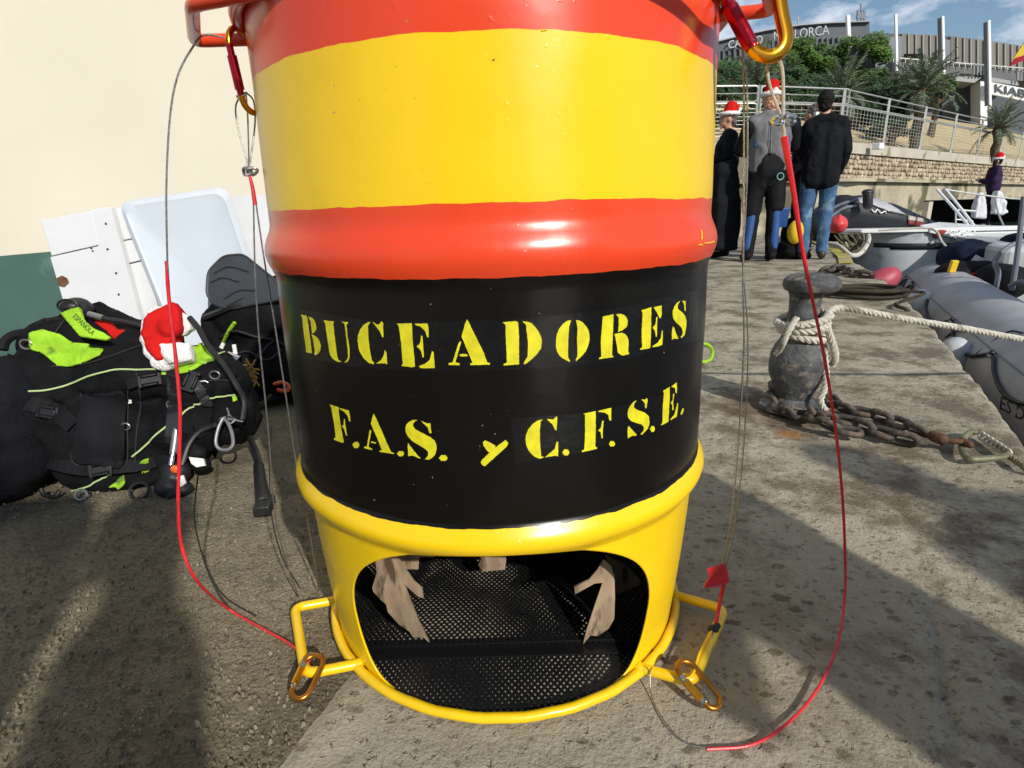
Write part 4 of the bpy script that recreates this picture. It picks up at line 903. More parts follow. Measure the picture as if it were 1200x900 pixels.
for q in ([(30, 459), (55, 458), (80, 452), (105, 441), (135, 434), (165, 434), (190, 433)], [(155, 534), (180, 513), (205, 493), (230, 474), (250, 465), (274, 462)], [(85, 573), (105, 569), (125, 558), (140, 546)], [(262, 414), (250, 420), (240, 428)], [(24, 440), (30, 448)]):
    P = drape_line(q, bv, .005)
    if len(P) > 3: obj('piping', tube(P, .0022, 6), M_PIPE, vest)
# straps, rings and folded webbing for clutter
def strap(px, wid, m, parent, bv_=None, off=.006, name='strap'):
    P = drape_line(px, bv_ or bv, off); V = []; Fc = []
    if len(P) < 3: return
    P = resample(P, .006)
    for i, p in enumerate(P):
        d = (P[min(i+1, len(P)-1)]-P[max(i-1, 0)]).normalized(); s_ = d.cross(PN).normalized()*wid/2; p = p-PN*0
        V += [p-s_, p+s_]
    for i in range(len(P)-1): Fc.append((2*i, 2*i+1, 2*i+3, 2*i+2))
    o = obj(name, (V, Fc), m, parent, fix=False, smooth=False); s = o.modifiers.new('s', 'SOLIDIFY'); s.thickness = .003; s.offset = 0; return o
strap([(200, 398), (204, 430), (206, 470), (202, 520)], .030, M_RUB, vest)
strap([(150, 450), (170, 446), (200, 448), (212, 458)], .025, M_NEOP, vest)
strap([(225, 440), (235, 460), (245, 475)], .022, M_RUB, vest)
strap([(30, 470), (60, 480), (90, 500)], .035, M_NEOP, vest)
strap([(60, 540), (100, 548), (150, 545), (185, 540)], .03, M_NEOP, vest)
for q in ([(218, 445), (228, 448), (238, 447), (245, 450)], [(216, 449), (226, 455), (236, 456), (243, 455)]):
    P = drape_line(q, bv, .006); obj('logo_curve', tube(P, .0013, 5), M_STEEL, vest)
obj('clip', prism(gp([(162, 452), (170, 450), (171, 455), (163, 457)], .03), PN*.006), M_FUR, vest, smooth=False)
def on_bv(x, y, off=.006):
    h = hit(bv, x, y); return (h[0]+h[1]*off, h[1]) if h else (None, None)
def buckle(x, y, ang, w_=.03, l_=.038):
    p, nrm = on_bv(x, y, .010)
    if p is None: return
    nrm = (nrm+PN*1.5).normalized(); q = nrm.to_track_quat('Z', 'Y').to_matrix().to_4x4() @ Matrix.Rotation(ang, 4, 'Z'); M = Matrix.Translation(p) @ q
    obj('buckle', xf(join(box((0, 0, 0), (l_, w_*.5, .008)), box((0, w_*.38, 0), (l_*.8, w_*.16, .010)), box((0, -w_*.38, 0), (l_*.8, w_*.16, .010)), box((l_*.55, 0, 0), (l_*.2, w_, .007)), box((-l_*.55, 0, 0), (l_*.2, w_, .007))), M), M_RUB, vest, bevel=.0015)
for a_ in ((203, 418, 1.4), (60, 481, -.2), (120, 548, .1), (226, 448, 1.2), (176, 447, .1)): buckle(*a_)
for x, y, r_ in ((36, 405, .014), (204, 470, .013), (150, 500, .010), (252, 440, .012)):
    p, nrm = on_bv(x, y, .008)
    if p is not None: obj('ring', tube([p+Vector((r_*cos(a), -.004, r_*.8*sin(a))) for a in [i*pi/8 for i in range(16)]], .0022, 6, closed=True), M_STEEL, vest)
for q in ([(96, 460), (92, 500), (85, 538), (110, 549), (146, 548), (150, 500), (150, 458)], [(40, 402), (60, 396), (80, 372), (100, 360)], [(160, 436), (165, 470), (160, 510), (158, 545)], [(60, 430), (95, 428), (130, 418), (170, 404)], [(225, 452), (250, 446), (275, 448)]):
    P = drape_line(q, bv, .003)
    if len(P) > 3: obj('seam', tube(P, .0016, 5), mat('seam thread', (.035, .035, .037), .7), vest)
p_ = drape('white_label', [(150, 470), (153, 469.5), (154, 475), (151, 475.5)], bv, M_FUR, vest, .006, 2, .002)
P = gp([(48, 573), (52, 580), (64, 582), (70, 575)], .0); obj('strap', tube(crv(P, 6), .005, 6), M_RUB, vest)
for c, r_ in (((163, 575), .022), ((95, 580), .013)):
    p = gp([c], .02)[0]; obj('ring', tube([p+Vector((r_*cos(a), .4*r_*sin(a), r_*.75*sin(a))) for a in [i*pi/9 for i in range(18)]], .0032, 6, closed=True), M_RUB if r_ > .02 else M_STEEL, vest)
P = gp([(3, 410), (6, 400), (16, 393), (30, 390), (42, 392)], .02); obj('shoulder_strap', tube(crv(P, 6), .011, 8), M_NEOP, vest)
# left dark heap
heap = thing('wetsuit_bag', 'dark soft bag of wetsuits at the left frame edge under the green wall', 'bag', (-1.3, 1.4, 0))
blob('body', [prism(gp([(-80, 440), (0, 448), (20, 430), (40, 440), (48, 500), (38, 560), (10, 590), (-60, 600)], -.03), -PN*.16), E3(10, 480, .0, (.1, .09, .12)), E3(-20, 540, .0, (.14, .1, .1)), E3(22, 510, .01, (.04, .05, .07))], .012, mat('navy black fabric', (.006, .0065, .009), .8, var=.6, vscale=6, bump=.8, bscale=100, bdist=.004, dirt=(.02, .026, .05), dscale=7, dthr=.66), heap, 5, amp=.01, ns=9, fold=.022, fs=6, seed=4)
# hood / regulator pouch with the lime name patch
reg = thing('regulator', 'black breathing regulator with a lime cover printed ESPANOLA and a hose, on top of the vest', 'regulator', gp([(92, 370)], .05)[0])
reg['label'] = 'black regulator with lime cover lettered in Spanish and a black hose, topping the vest'
p = gp([(91, 362)], .02)[0]
rb = blob('body', [ell(p, (.036, .03, .030)), ell(p+Vector((0, -.018, .008)), (.026, .02, .018))], .004, M_RUB, reg, 3, amp=.002, ns=25)
obj('ring', tube([p+Vector((.024*cos(a), -.030, .012+.015*sin(a))) for a in [i*pi/10 for i in range(20)]], .003, 6, closed=True), M_RUB, reg)
cv = blob('cover', [prism(gp([(73, 369), (84, 364), (96, 361), (101, 376), (112, 386), (124, 391), (133, 397), (127, 401), (112, 398), (96, 396), (86, 384)], .075), PN*.012)], .004, M_LIME, reg, 2, amp=.002, ns=20)
bvc = bvh(cv)
def txt_px(txt, p0, ux, uy, bv_, off=.0015):     # letters laid on a surface; ux, uy: pixel vectors of line and height
    def fn(x, y):
        px, py = p0[0]+ux[0]*x+uy[0]*y, p0[1]+ux[1]*x+uy[1]*y; h = hit(bv_, px, py)
        if h: return h[0]-(h[0]-O).normalized()*off
        return None
    c = text_mesh(txt, fn); ok = [v is not None for v in c[0]]; idx = {}; W = []
    for i, v in enumerate(c[0]):
        if ok[i]: idx[i] = len(W); W.append(v)
    return W, [[idx[i] for i in f] for f in c[1] if all(ok[i] for i in f)]
sh = txt_px('ESPAÑOLA', (84.5, 371.5), (23, 22), (4.6, -4.8), bvc)
if sh[1]: obj('lettering', sh, M_RUB, reg, fix=False)
P = gp([(104, 368), (125, 374), (145, 377), (168, 383), (190, 392)], .04); obj('hose', tube(crv(P, 6), .0062, 8), M_RUB, reg); obj('hose_fitting', tube([P[0], P[0].lerp(P[1], .8)], .0075, 10), M_STEEL, reg)
o = blob('red_cloth', [prism(gp([(112, 374), (126, 378), (138, 384), (142, 390), (166, 390), (170, 402), (150, 405), (132, 396), (118, 385)], .0), PN*.025)], .006, M_FELT, None, 4, amp=.005, ns=16, fold=.003, fs=20)
tag(o, 'crumpled red cloth tucked behind the hose between regulator and santa hat', 'cloth')
# santa hat on the gear
hat = thing('santa_hat', 'red and white plush santa hat lying crumpled on the diving vest', 'santa hat', gp([(200, 400)], .06)[0])
blob('cap', [prism(gp([(184, 378), (196, 372), (212, 362), (219, 372), (222, 382), (214, 398), (208, 410), (206, 424), (196, 428), (186, 415), (178, 398)], .03), PN*.05), E3(200, 385, .07, (.03, .03, .02))], .005, M_FELT, hat, 4, amp=.006, ns=18, fold=.006, fs=14, seed=3)
bd = [(200, 367), (184, 368), (174, 378), (173, 396), (176, 412), (186, 424), (198, 428)]
blob('trim', [caps(a, b, .014+.004*(i % 2), .015, 8) for i, (a, b) in enumerate(zip(gp(bd, .055), gp(bd, .055)[1:]))]+[prism(gp([(196, 408), (228, 406), (232, 426), (205, 430), (198, 420)], .05), PN*.035), prism(gp([(212, 366), (226, 376), (230, 388), (218, 398), (216, 384)], .03), PN*.03)], .0055, M_FUR, hat, 4, amp=.004, ns=30, fold=.003, fs=25, seed=8)
# hose running over the vest to the inflator, with octopus and gauges below
hs = thing('hose', 'long black inflator hose crossing the vest and dropping to a paddle-shaped mouthpiece on the concrete', 'hose', G(310, 600))
P = gp([(222, 372), (232, 384), (244, 405), (262, 428), (276, 450)], .06)+gp([(286, 470), (284, 492)], .04)
obj('tube', tube(crv(P, 6), .0068, 8), M_RUB, hs)
P = [gp([(258, 492)], .03)[0], gp([(274, 492)], .04)[0], G(288, 505, .07), G(300, 530, .045), G(305, 555, .025)]
obj('tube', tube(crv(P, 6), .0078, 8), M_RUB, hs)
P = [G(303, 545, .03), G(306, 570, .022), G(309, 590, .02), G(311, 604, .02)]
obj('mouthpiece', join(tube(crv(P[:3], 5), lambda t: .013+.004*t, 10), box((G(310, 592, .016)), (.034, .060, .024), .18)), M_RUB, hs, bevel=.006)
# snap hook
hk = thing('snap_hook', 'grey steel snap hook hanging from a tangle of cord below the vest corner', 'hook', gp([(262, 510)], .03)[0])
hp = gp([(262, 490), (256, 502), (253, 518), (257, 526), (267, 527), (273, 520), (271, 505), (265, 492)], .05)
obj('loop', tube(resample(crv(hp, 4, closed=True), .004), .0042, 8, closed=True), M_STEEL, hk)
for q in ([(266, 478), (268, 486), (262, 492), (258, 490)], [(268, 486), (276, 492), (285, 494)], [(262, 492), (270, 496), (276, 492)]): obj('cord', tube(crv(gp(q, .05), 5), .002, 5), M_STEEL, hk)
# octopus second stage below
oc = thing('second_stage', 'black second stage with an orange red button and chrome fitting hanging under the vest', 'regulator', gp([(205, 560)], .02)[0])
blob('body', [E3(206, 552, .01, (.035, .03, .03)), E3(196, 570, .02, (.03, .03, .025)), E3(214, 574, .02, (.025, .025, .02)), E3(202, 592-12, .02, (.018, .02, .02))], .005, M_RUB, oc, 3, amp=.003, ns=30)
obj('button', ell(gp([(205, 550)], .052)[0], (.0105, .006, .010)), M_ORAN, oc)
obj('hose_fitting', tube(gp([(203, 532), (205, 518), (207, 502)], .04), .009, 10), M_STEEL, oc)
obj('hose_fitting', tube(gp([(200, 545), (203, 530)], .05), .006, 10), M_CHR, oc)
obj('white_tab', prism(gp([(223, 536), (240, 538), (242, 546), (232, 548), (226, 544)], .02), PN*.008), M_FUR, oc, smooth=False)
obj('white_tab', prism(gp([(208, 560), (216, 557), (219, 566), (213, 571)], .04), PN*.006), M_FUR, oc, smooth=False)
obj('hose', tube(crv(gp([(213, 545), (222, 520), (235, 505), (255, 497)], .03), 6), .007, 8), M_RUB, oc)
o = blob('glove', [E3(228, 530, .0, (.03, .025, .02)), E3(236, 545, -.01, (.022, .02, .015)), E3(222, 520, 0, (.025, .03, .03))], .005, M_NEOP, None, 3, amp=.004, ns=24); tag(o, 'small black neoprene lump with a white tab on the concrete below the vest', 'glove')
# second pile: black bag with strap, fin, regulators, yellow cord
PN2 = Vector((.1, -1, .35)).normalized(); PP2 = Vector((-.9, 1.78, 0))
def gq(px, off=0): return [PLN(x, y, PP2+PN2*off, PN2) for x, y in px]
fin = thing('fin', 'dark grey ribbed rubber fin blade standing in front of the white panel', 'fin', gq([(270, 330)], 0)[0])
fo = round_poly([(242, 345), (244, 318), (262, 300), (285, 298), (325, 330), (330, 350), (270, 362), (252, 358)], 7)
obj('blade', prism(gq(fo, .06), PN2*.010), M_FIN, fin, bevel=.003)
for q in ([(247, 330), (262, 325), (280, 330)], [(250, 320), (268, 312), (292, 318)], [(262, 350), (280, 340), (300, 340)]):
    obj('rib', tube(crv(gq(q, .072), 6), .004, 6), M_FIN, fin)
obj('rib', tube(gq(fo+[fo[0]], .068), .0045, 6), M_FIN, fin)
bag2 = thing('gear_bag', 'black gear bag with a white square badge standing between the fin and the drum', 'bag', gq([(290, 420)], 0)[0])
b2 = blob('body', [prism(gq([(236, 368), (262, 345), (300, 325), (325, 318), (345, 330), (350, 470), (320, 462), (290, 455), (268, 440), (252, 410), (238, 392)], -.02), -PN2*.16), ell(gq([(300, 370)], -.04)[0], (.14, .1, .1)), ell(gq([(315, 430)], -.04)[0], (.12, .1, .1))], .011, M_BLACK, bag2, 6, amp=.006, ns=9, fold=.010, fs=6, seed=12)
bv2 = bvh(b2)
def hitp(px, bv_, off):
    R = []
    for x, y in px:
        h = hit(bv_, x, y)
        if h: R.append(h[0]-(h[0]-O).normalized()*off)
    return R
bd = hitp([(233, 383), (245, 379), (257, 401), (243, 407)], bv2, .02)
if len(bd) == 4:
    pl = bd; cc = sum(pl, Vector())/4; nrm = (pl[1]-pl[0]).cross(pl[3]-pl[0]).normalized()
    if nrm.dot(cc-O) > 0: nrm = -nrm
    fl_ = [p-nrm*(p-cc).dot(nrm) for p in pl]; o_ = obj('badge', prism(fl_, nrm*.003), mat('badge', (.45, .45, .38), .5), bag2, smooth=False)
    sx = [(241, 387), (246, 386), (248, 389), (243, 392), (245, 396), (250, 397), (252, 394)]
    n2_ = nrm; sp_ = [PLN(x, y, cc+nrm*.004, nrm) for x, y in sx]; obj('emblem', tube(crv(sp_, 4), .0022, 5), M_RUB, bag2)
for q in ([(262, 400), (268, 388), (275, 378)],):
    P = hitp(q, bv2, .012); 
    if len(P) == 3: obj('lime_handle', tube(crv(P, 6), .006, 6), M_LIME, bag2)
for q, r_ in (([(258, 395), (275, 388), (300, 395), (320, 398)], .0045), ([(268, 420), (290, 412), (312, 422), (330, 410)], .004), ([(240, 372), (270, 360), (300, 345), (325, 340)], .010), ([(300, 420), (320, 400), (335, 405)], .004)):
    P = hitp([(q[0][0]+(x-q[0][0]), y) for x, y in q], bv2, .012)
    if len(P) > 2: obj('hose', tube(crv(P, 6), r_, 6), M_RUB, bag2)
fs_ = thing('first_stage', 'chrome regulator first stage with a blue cap wedged between the vest and the gear bag', 'regulator', gq([(270, 425)], .1)[0])
def Q(px, py, off=.09): return gq([(px, py)], off+.09)[0]
obj('yoke', tube(crv([Q(262, 402), Q(258, 412), Q(262, 424), Q(272, 428), Q(276, 418), Q(274, 404)], 4), .006, 8), M_FUR, fs_)
obj('body', join(tube([Q(266, 418), Q(280, 424)], .020, 14), tube([Q(270, 424), Q(272, 440)], .017, 12)), M_CHR, fs_, bevel=.002)
obj('port', join(tube([Q(262, 428), Q(266, 432)], .010, 10), tube([Q(276, 432), Q(282, 430)], .009, 10)), M_CHR, fs_)
obj('cap', tube([Q(270, 444), Q(278, 450)], .013, 12), mat('blue plastic', (.03, .10, .42), .3), fs_)
cord = thing('cord', 'tangle of thin yellow orange cord beside the chrome first stage', 'cord', Q(292, 435))
for k_ in range(6):
    P = [Q(290+8*sin(i*1.3+k_)+k_*1.2, 424+i*4.2+4*cos(i*1.9+k_*2), .10+.012*sin(i+k_)) for i in range(8)]
    obj('loop', tube(crv(P, 5), .0022, 5), mat('orange cord', (.55, .28, .05), .7) if k_ % 2 else mat('tan cord', (.35, .25, .12), .7), cord)
for k_ in range(3):
    P = [Q(278+k_*3, 452-k_*2, .08), Q(286, 466+k_*3, .07), Q(305, 472+k_*2, .06), Q(318, 462, .06)]
    obj('loop', tube(crv(P, 5), .0028, 5), M_BARK, cord)
o = blob('boot', [ell(G(315, 462, .03), (.06, .08, .03)), ell(G(300, 466, .025), (.05, .05, .025))], .006, M_NEOP, None, 3, amp=.002, ns=20); tag(o, 'black neoprene boot lying in front of the gear bag next to the drum', 'boot')
o = obj('red_strap', tube(crv([Q(322, 450, .02), Q(330, 448, .06), Q(338, 452, .06), Q(336, 458, .06), Q(325, 457, .06)], 5), .006, 8), M_ORAN); tag(o, 'short orange red strap on the gear bag close to the drum', 'strap')
# thin dark lines on the ground, left; the first draws the red sleeve's shadow
o = obj('thin_line', tube(crv([G(233, 548, .004), G(229, 580, .004), G(228, 612, .004), G(240, 660, .004), G(262, 698, .004), G(300, 722, .004)], 6), .0011, 5), M_RUB); tag(o, 'very thin dark line standing for the red cable shadow on the concrete below the snap hook', 'cord')
o = obj('thin_line', tube(crv([G(318, 500, .004), G(316, 540, .004), G(318, 600, .004), G(330, 650, .004), G(352, 690, .004)], 6), .0010, 5), M_RUB); tag(o, 'very thin dark cord on the concrete in the shadow at the drum foot', 'cord')
# ================================================================== PEOPLE
def rotz(a): return Matrix.Rotation(a, 4, 'Z')
def figure(name, label, loc, H, face, J, top, legs, shoe, hair, group=None, cat='person', vox=.014, headturn=0, topname='jacket', fingers=True, skinvox=.009, lean=0):
    """J overrides joints in a body frame: x right, y forward, z up, metres for a 1.75 m person"""
    s = H/1.75; t = thing(name, label, cat, loc, group); T = Matrix.Translation(Vector(loc)) @ rotz(face) @ Matrix.Rotation(lean, 4, 'X') @ Matrix.Scale(s, 4)
    j = dict(hip=(0, 0, .92), waist=(0, .0, 1.06), chest=(0, .01, 1.30), neck=(0, 0, 1.47), head=(0, .015, 1.62),
             shL=(-.19, 0, 1.41), elL=(-.25, -.01, 1.13), haL=(-.22, .14, .93), shR=(.19, 0, 1.41), elR=(.25, -.01, 1.13), haR=(.22, .14, .93),
             hpL=(-.095, 0, .90), knL=(-.10, .02, .49), anL=(-.11, -.02, .09), hpR=(.095, 0, .90), knR=(.10, .02, .49), anR=(.11, -.02, .09), toeL=(-.13, .15, .035), toeR=(.13, .15, .035))
    j.update(J); j = {k: Vector(v) for k, v in j.items()}
    X = lambda sh: xf(sh, T)
    hR = Matrix.Rotation(headturn, 3, 'Z'); h = j['head']
    def hp(x, y, z): return h+hR @ Vector((x, y, z))
    head = [ell(h+Vector((0, 0, .015)), (.074, .092, .105), 16, hR), ell(hp(0, .03, -.05), (.055, .06, .055)), caps(j['neck']+Vector((0, 0, -.04)), h+Vector((0, -.01, -.05)), .055, .05),
            ell(hp(0, .098, -.015), (.013, .018, .02), 8), ell(hp(-.076, 0, -.01), (.01, .02, .03), 8), ell(hp(.076, 0, -.01), (.01, .02, .03), 8), ell(hp(0, .086, -.055), (.022, .012, .008), 8), ell(hp(0, .078, -.09), (.025, .02, .018), 8)]
    body = head[:]
    for S_ in 'LR':
        body += [caps(j['sh'+S_], j['el'+S_], .04, .036), caps(j['el'+S_], j['ha'+S_], .037, .026), caps(j['hp'+S_], j['kn'+S_], .075, .052), caps(j['kn'+S_], j['an'+S_], .05, .036), caps(j['an'+S_], j['toe'+S_], .04, .03)]
        d = (j['ha'+S_]-j['el'+S_]).normalized(); pl = j['ha'+S_]+d*.05; sd = Vector((0, 1, 0)); sd = (sd-d*sd.dot(d)).normalized(); cu = d.cross(sd)*(1 if S_ == 'L' else -1)
        body.append(ell(pl, (.03, .03, .05), 10, d.to_track_quat('Z', 'X').to_matrix()))
        if fingers:
            for k_ in range(4):
                b0 = pl+d*.035+sd*(.028-.018*k_); L_ = (.03, .034, .032, .025)[k_]; b1 = b0+d*L_; b2 = b1+(d*.6+cu*.8).normalized()*L_*.9
                body += [caps(b0, b1, .0095, .009, 8), caps(b1, b2, .009, .008, 8)]
            body.append(caps(pl+sd*.02-d*.02, pl+sd*.055+d*.025, .012, .009, 8))
    body += [caps(j['hip'], j['chest'], .09, .095), caps(j['shL'], j['shR'], .045, .045)]
    blob('body', [X(b) for b in body], skinvox*s, M_SKIN, t, 2)
    for sx in (-1, 1): obj('eye', X(ell(hp(sx*.03, .083, .012), (.011, .008, .007), 8)), M_RUB, t)
    if hair is not None:
        blob('hair', [X(ell(hp(0, -.022, .036), (.082, .088, .092), 16, hR)), X(ell(hp(0, -.05, -.03), (.066, .048, .065)))], .008*s, hair, t, 1, amp=.012*s, ns=55)
    # clothes
    tm, tw, arml = top
    tp = [caps(j['waist']+Vector((-.05, 0, -.08)), j['chest']+Vector((-.06, 0, .0)), .13*tw, .125*tw), caps(j['waist']+Vector((.05, 0, -.08)), j['chest']+Vector((.06, 0, .0)), .13*tw, .125*tw),
          caps(j['shL']+Vector((.02, 0, 0)), j['shL'].lerp(j['neck'], .75), .066*tw, .06*tw), caps(j['shR']-Vector((.02, 0, 0)), j['shR'].lerp(j['neck'], .75), .066*tw, .06*tw), caps(j['chest'], j['neck']+Vector((0, 0, -.02)), .12*tw, .062)]
    for S_ in 'LR':
        el, ha = j['el'+S_], j['ha'+S_]
        tp += [caps(j['sh'+S_], el, .068*tw, .052*tw)]
        if arml > .3: tp.append(caps(el, el.lerp(ha, arml), .052*tw, .042*tw))
    blob(topname, [X(b) for b in tp], vox*s, tm, t, 4, amp=.006*s, ns=9, fold=.010*s, fs=7, seed=len(label))
    lm_, lw = legs; lg = [caps(j['hip']+Vector((-.05, 0, 0)), j['hip']+Vector((.05, 0, 0)), .115*lw, .115*lw), caps(j['waist'], j['hip'], .115, .12*lw)]
    for S_ in 'LR': lg += [caps(j['hp'+S_], j['kn'+S_], .095*lw, .068*lw), caps(j['kn'+S_], j['an'+S_], .066*lw, .055*lw)]
    blob('trousers', [X(b) for b in lg], vox*s, lm_, t, 3, amp=.004*s, ns=10, fold=.009*s, fs=8, seed=len(label)+3, stretch=(1, 1, .6))
    for S_ in 'LR':
        blob('shoe', [X(caps(j['an'+S_]+Vector((0, -.03, -.03)), j['toe'+S_], .048, .042)), X(caps(j['an'+S_], j['an'+S_]+Vector((0, 0, .05)), .045, .045))], .012*s, shoe, t, 2)
    return t, T, j, hp
def santa(t, T, hp, droop=(-.03, -.10, .02), s=1):
    q = lambda *a: T @ hp(*a)
    a = [caps(q(0, -.01, .07), q(.0, -.02, .13), .085*s, .07*s), caps(q(0, -.02, .11), q(droop[0]*.6, droop[1]*.6-.03, .145), .065*s, .04*s), caps(q(droop[0]*.6, droop[1]*.6-.03, .145), q(droop[0], droop[1]-.06, droop[2]+.09), .04*s, .02*s)]
    blob('santa_hat', a, .009, M_FELT, t, 2, amp=.004, ns=20)
    R_ = [q(.092*cos(i*pi/10), .102*sin(i*pi/10)-.008, .055-.012*sin(i*pi/10)*0) for i in range(20)]
    blob('hat_trim', [tube(R_, .024*s, 8, closed=True), ell(q(droop[0], droop[1]-.07, droop[2]+.07), .026*s)], .008, M_FUR, t, 1, amp=.004, ns=40)
# the diver in a grey shorty, seen from behind
pB = G(889, 306); HB = (A(880, 100, pB.y).z)*1.0
t, T, j, hp = figure('person', 'man in a grey sleeveless wetsuit top and santa hat, seen from behind', pB, 1.80, radians(-10),
    dict(shL=(-.175, 0, 1.39), shR=(.175, 0, 1.39), elL=(-.27, .08, 1.15), haL=(-.15, .28, 1.10), elR=(.26, .10, 1.17), haR=(.18, .34, 1.16), anL=(-.13, -.02, .09), anR=(.12, .0, .09), head=(-.02, .03, 1.60)), (M_GREYN, 1.12, .05), (M_NEOP, 1.08), M_NEOP, M_SKIN, topname='wetsuit_top')
santa(t, T, hp, (.02, .0, .02))
for S_, sx in (('L', -1), ('R', 1)):
    blob('sleeve', [xf(caps(j['sh'+S_]+Vector((sx*.028, 0, -.03)), j['el'+S_], .084, .068), T), xf(caps(j['el'+S_], j['el'+S_].lerp(j['ha'+S_], .5), .066, .05), T)], .014, M_NEOP, t, 2)
    blob('blue_panel', [xf(caps(j['kn'+S_]+Vector((sx*.018, -.035, .08)), j['an'+S_]+Vector((sx*.012, -.02, .06)), .055, .045), T)], .014, M_BLUE, t, 2)
    obj('blue_patch', xf(caps(j['sh'+S_]+Vector((-sx*.035, -.085, -.12)), j['sh'+S_]+Vector((-sx*.02, -.088, -.22)), .018), T), M_BLUE, t)
blob('wetsuit_lower', [xf(caps((-.06, 0, .95), (-.065, 0, .82), .135, .12), T), xf(caps((.06, 0, .95), (.065, 0, .82), .135, .12), T), xf(caps((-.03, 0, 1.04), (-.03, 0, .93), .152, .155), T), xf(caps((.03, 0, 1.04), (.03, 0, .93), .152, .155), T), xf(caps((-.10, 0, .8), (-.13, 0, .52), .1, .085), T), xf(caps((.10, 0, .8), (.12, 0, .58), .1, .09), T)], .014, M_NEOP, t, 3, amp=.006, ns=8)
obj('zip', xf(tube(crv([(.0, -.158, 1.42), (.002, -.165, 1.34), (0, -.168, 1.2), (0, -.168, 1.08)], 5), .006, 6), T), M_STEEL, t)
obj('zip_cord', xf(tube(crv([(.0, -.16, 1.45), (-.02, -.175, 1.3), (-.005, -.178, 1.1)], 5), .004, 6), T), M_GREYN, t)
ec = T @ Vector((.09, -.162, .86)); obj('emblem', xf(tube([Vector((.034*cos(a), 0, .034*sin(a))) for a in [i*pi/8 for i in range(16)]], .006, 6, closed=True), Matrix.Translation((ec.x, ec.y-.012, ec.z))), mat('teal print', (.12, .3, .28), .5), t)
# man at the left, half hidden, facing left
t, T, j, hp = figure('person', 'man in black with a santa hat facing left, half hidden by the drum edge', G(843, 301), 1.70, radians(80),
    dict(elL=(-.24, .03, 1.15), haL=(-.15, .25, 1.12)), (M_COAT, 1.05, 1), (M_NEOP, 1.15), M_NEOP, M_HAIRG)
santa(t, T, hp, (.0, -.05, .03))
o = blob('equipment_sack', [prism([A(842, 192, 6.75), A(862, 188, 6.75), A(868, 230, 6.75), A(866, 293, 6.75), A(838, 293, 6.75)], (0, .28, 0))], .018, M_COAT, None, 6, amp=.02, ns=4, fold=.03, fs=3)
tag(o, 'tall black equipment sack standing between the drum and the man in the grey wetsuit', 'sack')
# man in black jacket and jeans, from behind
pC = G(949, 304)
t, T, j, hp = figure('person', 'man in a black hip length jacket and blue jeans seen from behind', pC, 1.75, radians(-22),
    dict(shL=(-.155, 0, 1.40), shR=(.155, 0, 1.40), elL=(-.20, .06, 1.14), haL=(-.12, .25, 1.02), elR=(.225, .0, 1.12), haR=(.20, .13, .93), anL=(-.08, 0, .09), anR=(.11, .02, .09), head=(-.03, .02, 1.61), hip=(0, 0, .93)), (M_COAT, 1.02, .95), (M_DENIM, 1.0), mat('brown shoe', (.035, .025, .02), .5), M_HAIR)
blob('jacket_hem', [xf(caps((-.05, 0, 1.25), (-.06, 0, .86), .135, .135), T), xf(caps((.05, 0, 1.25), (.06, 0, .86), .135, .135), T), xf(caps((-.04, 0, 1.44), (.04, 0, 1.44), .075), T)], .014, M_COAT, t, 3, amp=.006, ns=8, fold=.008)
# man beyond him, grey hair
t, T, j, hp = figure('person', 'grey haired man in a dark jacket, only head and shoulder showing past the black jacket', Vector((3.62, 7.25, 0)), 1.72, radians(35), dict(), (M_COAT, 1.2, 1), (M_COAT, 1.1), M_RUB, M_HAIRG)
o = obj('camera_box', box(A(958, 137, 6.9), (.07, .05, .10)), M_GELW, smooth=False, bevel=.006); tag(o, 'small white action camera held up in front of the grey haired man', 'camera')
# clutter at the divers' feet
o = obj('float', ell(A(932, 272, 6.5), (.085, .085, .13)), M_YELP); tag(o, 'yellow orange float between the wetsuit man and the jeans', 'float')
o = obj('fin', box(A(918, 255, 6.7), (.11, .03, .22), 0, .2), M_BLUE, bevel=.012); tag(o, 'blue fin tip behind the wetsuit man by the jeans', 'fin')
o = blob('gear_pile', [ell(A(925, 294, 6.75), (.17, .15, .12)), ell(A(936, 299, 6.7), (.15, .12, .07)), ell(A(926, 276, 6.85), (.09, .1, .2))], .02, M_BLACK, None, 3, amp=.015, ns=7, fold=.02); tag(o, 'low heap of black diving gear on the quay between the two standing men', 'gear')
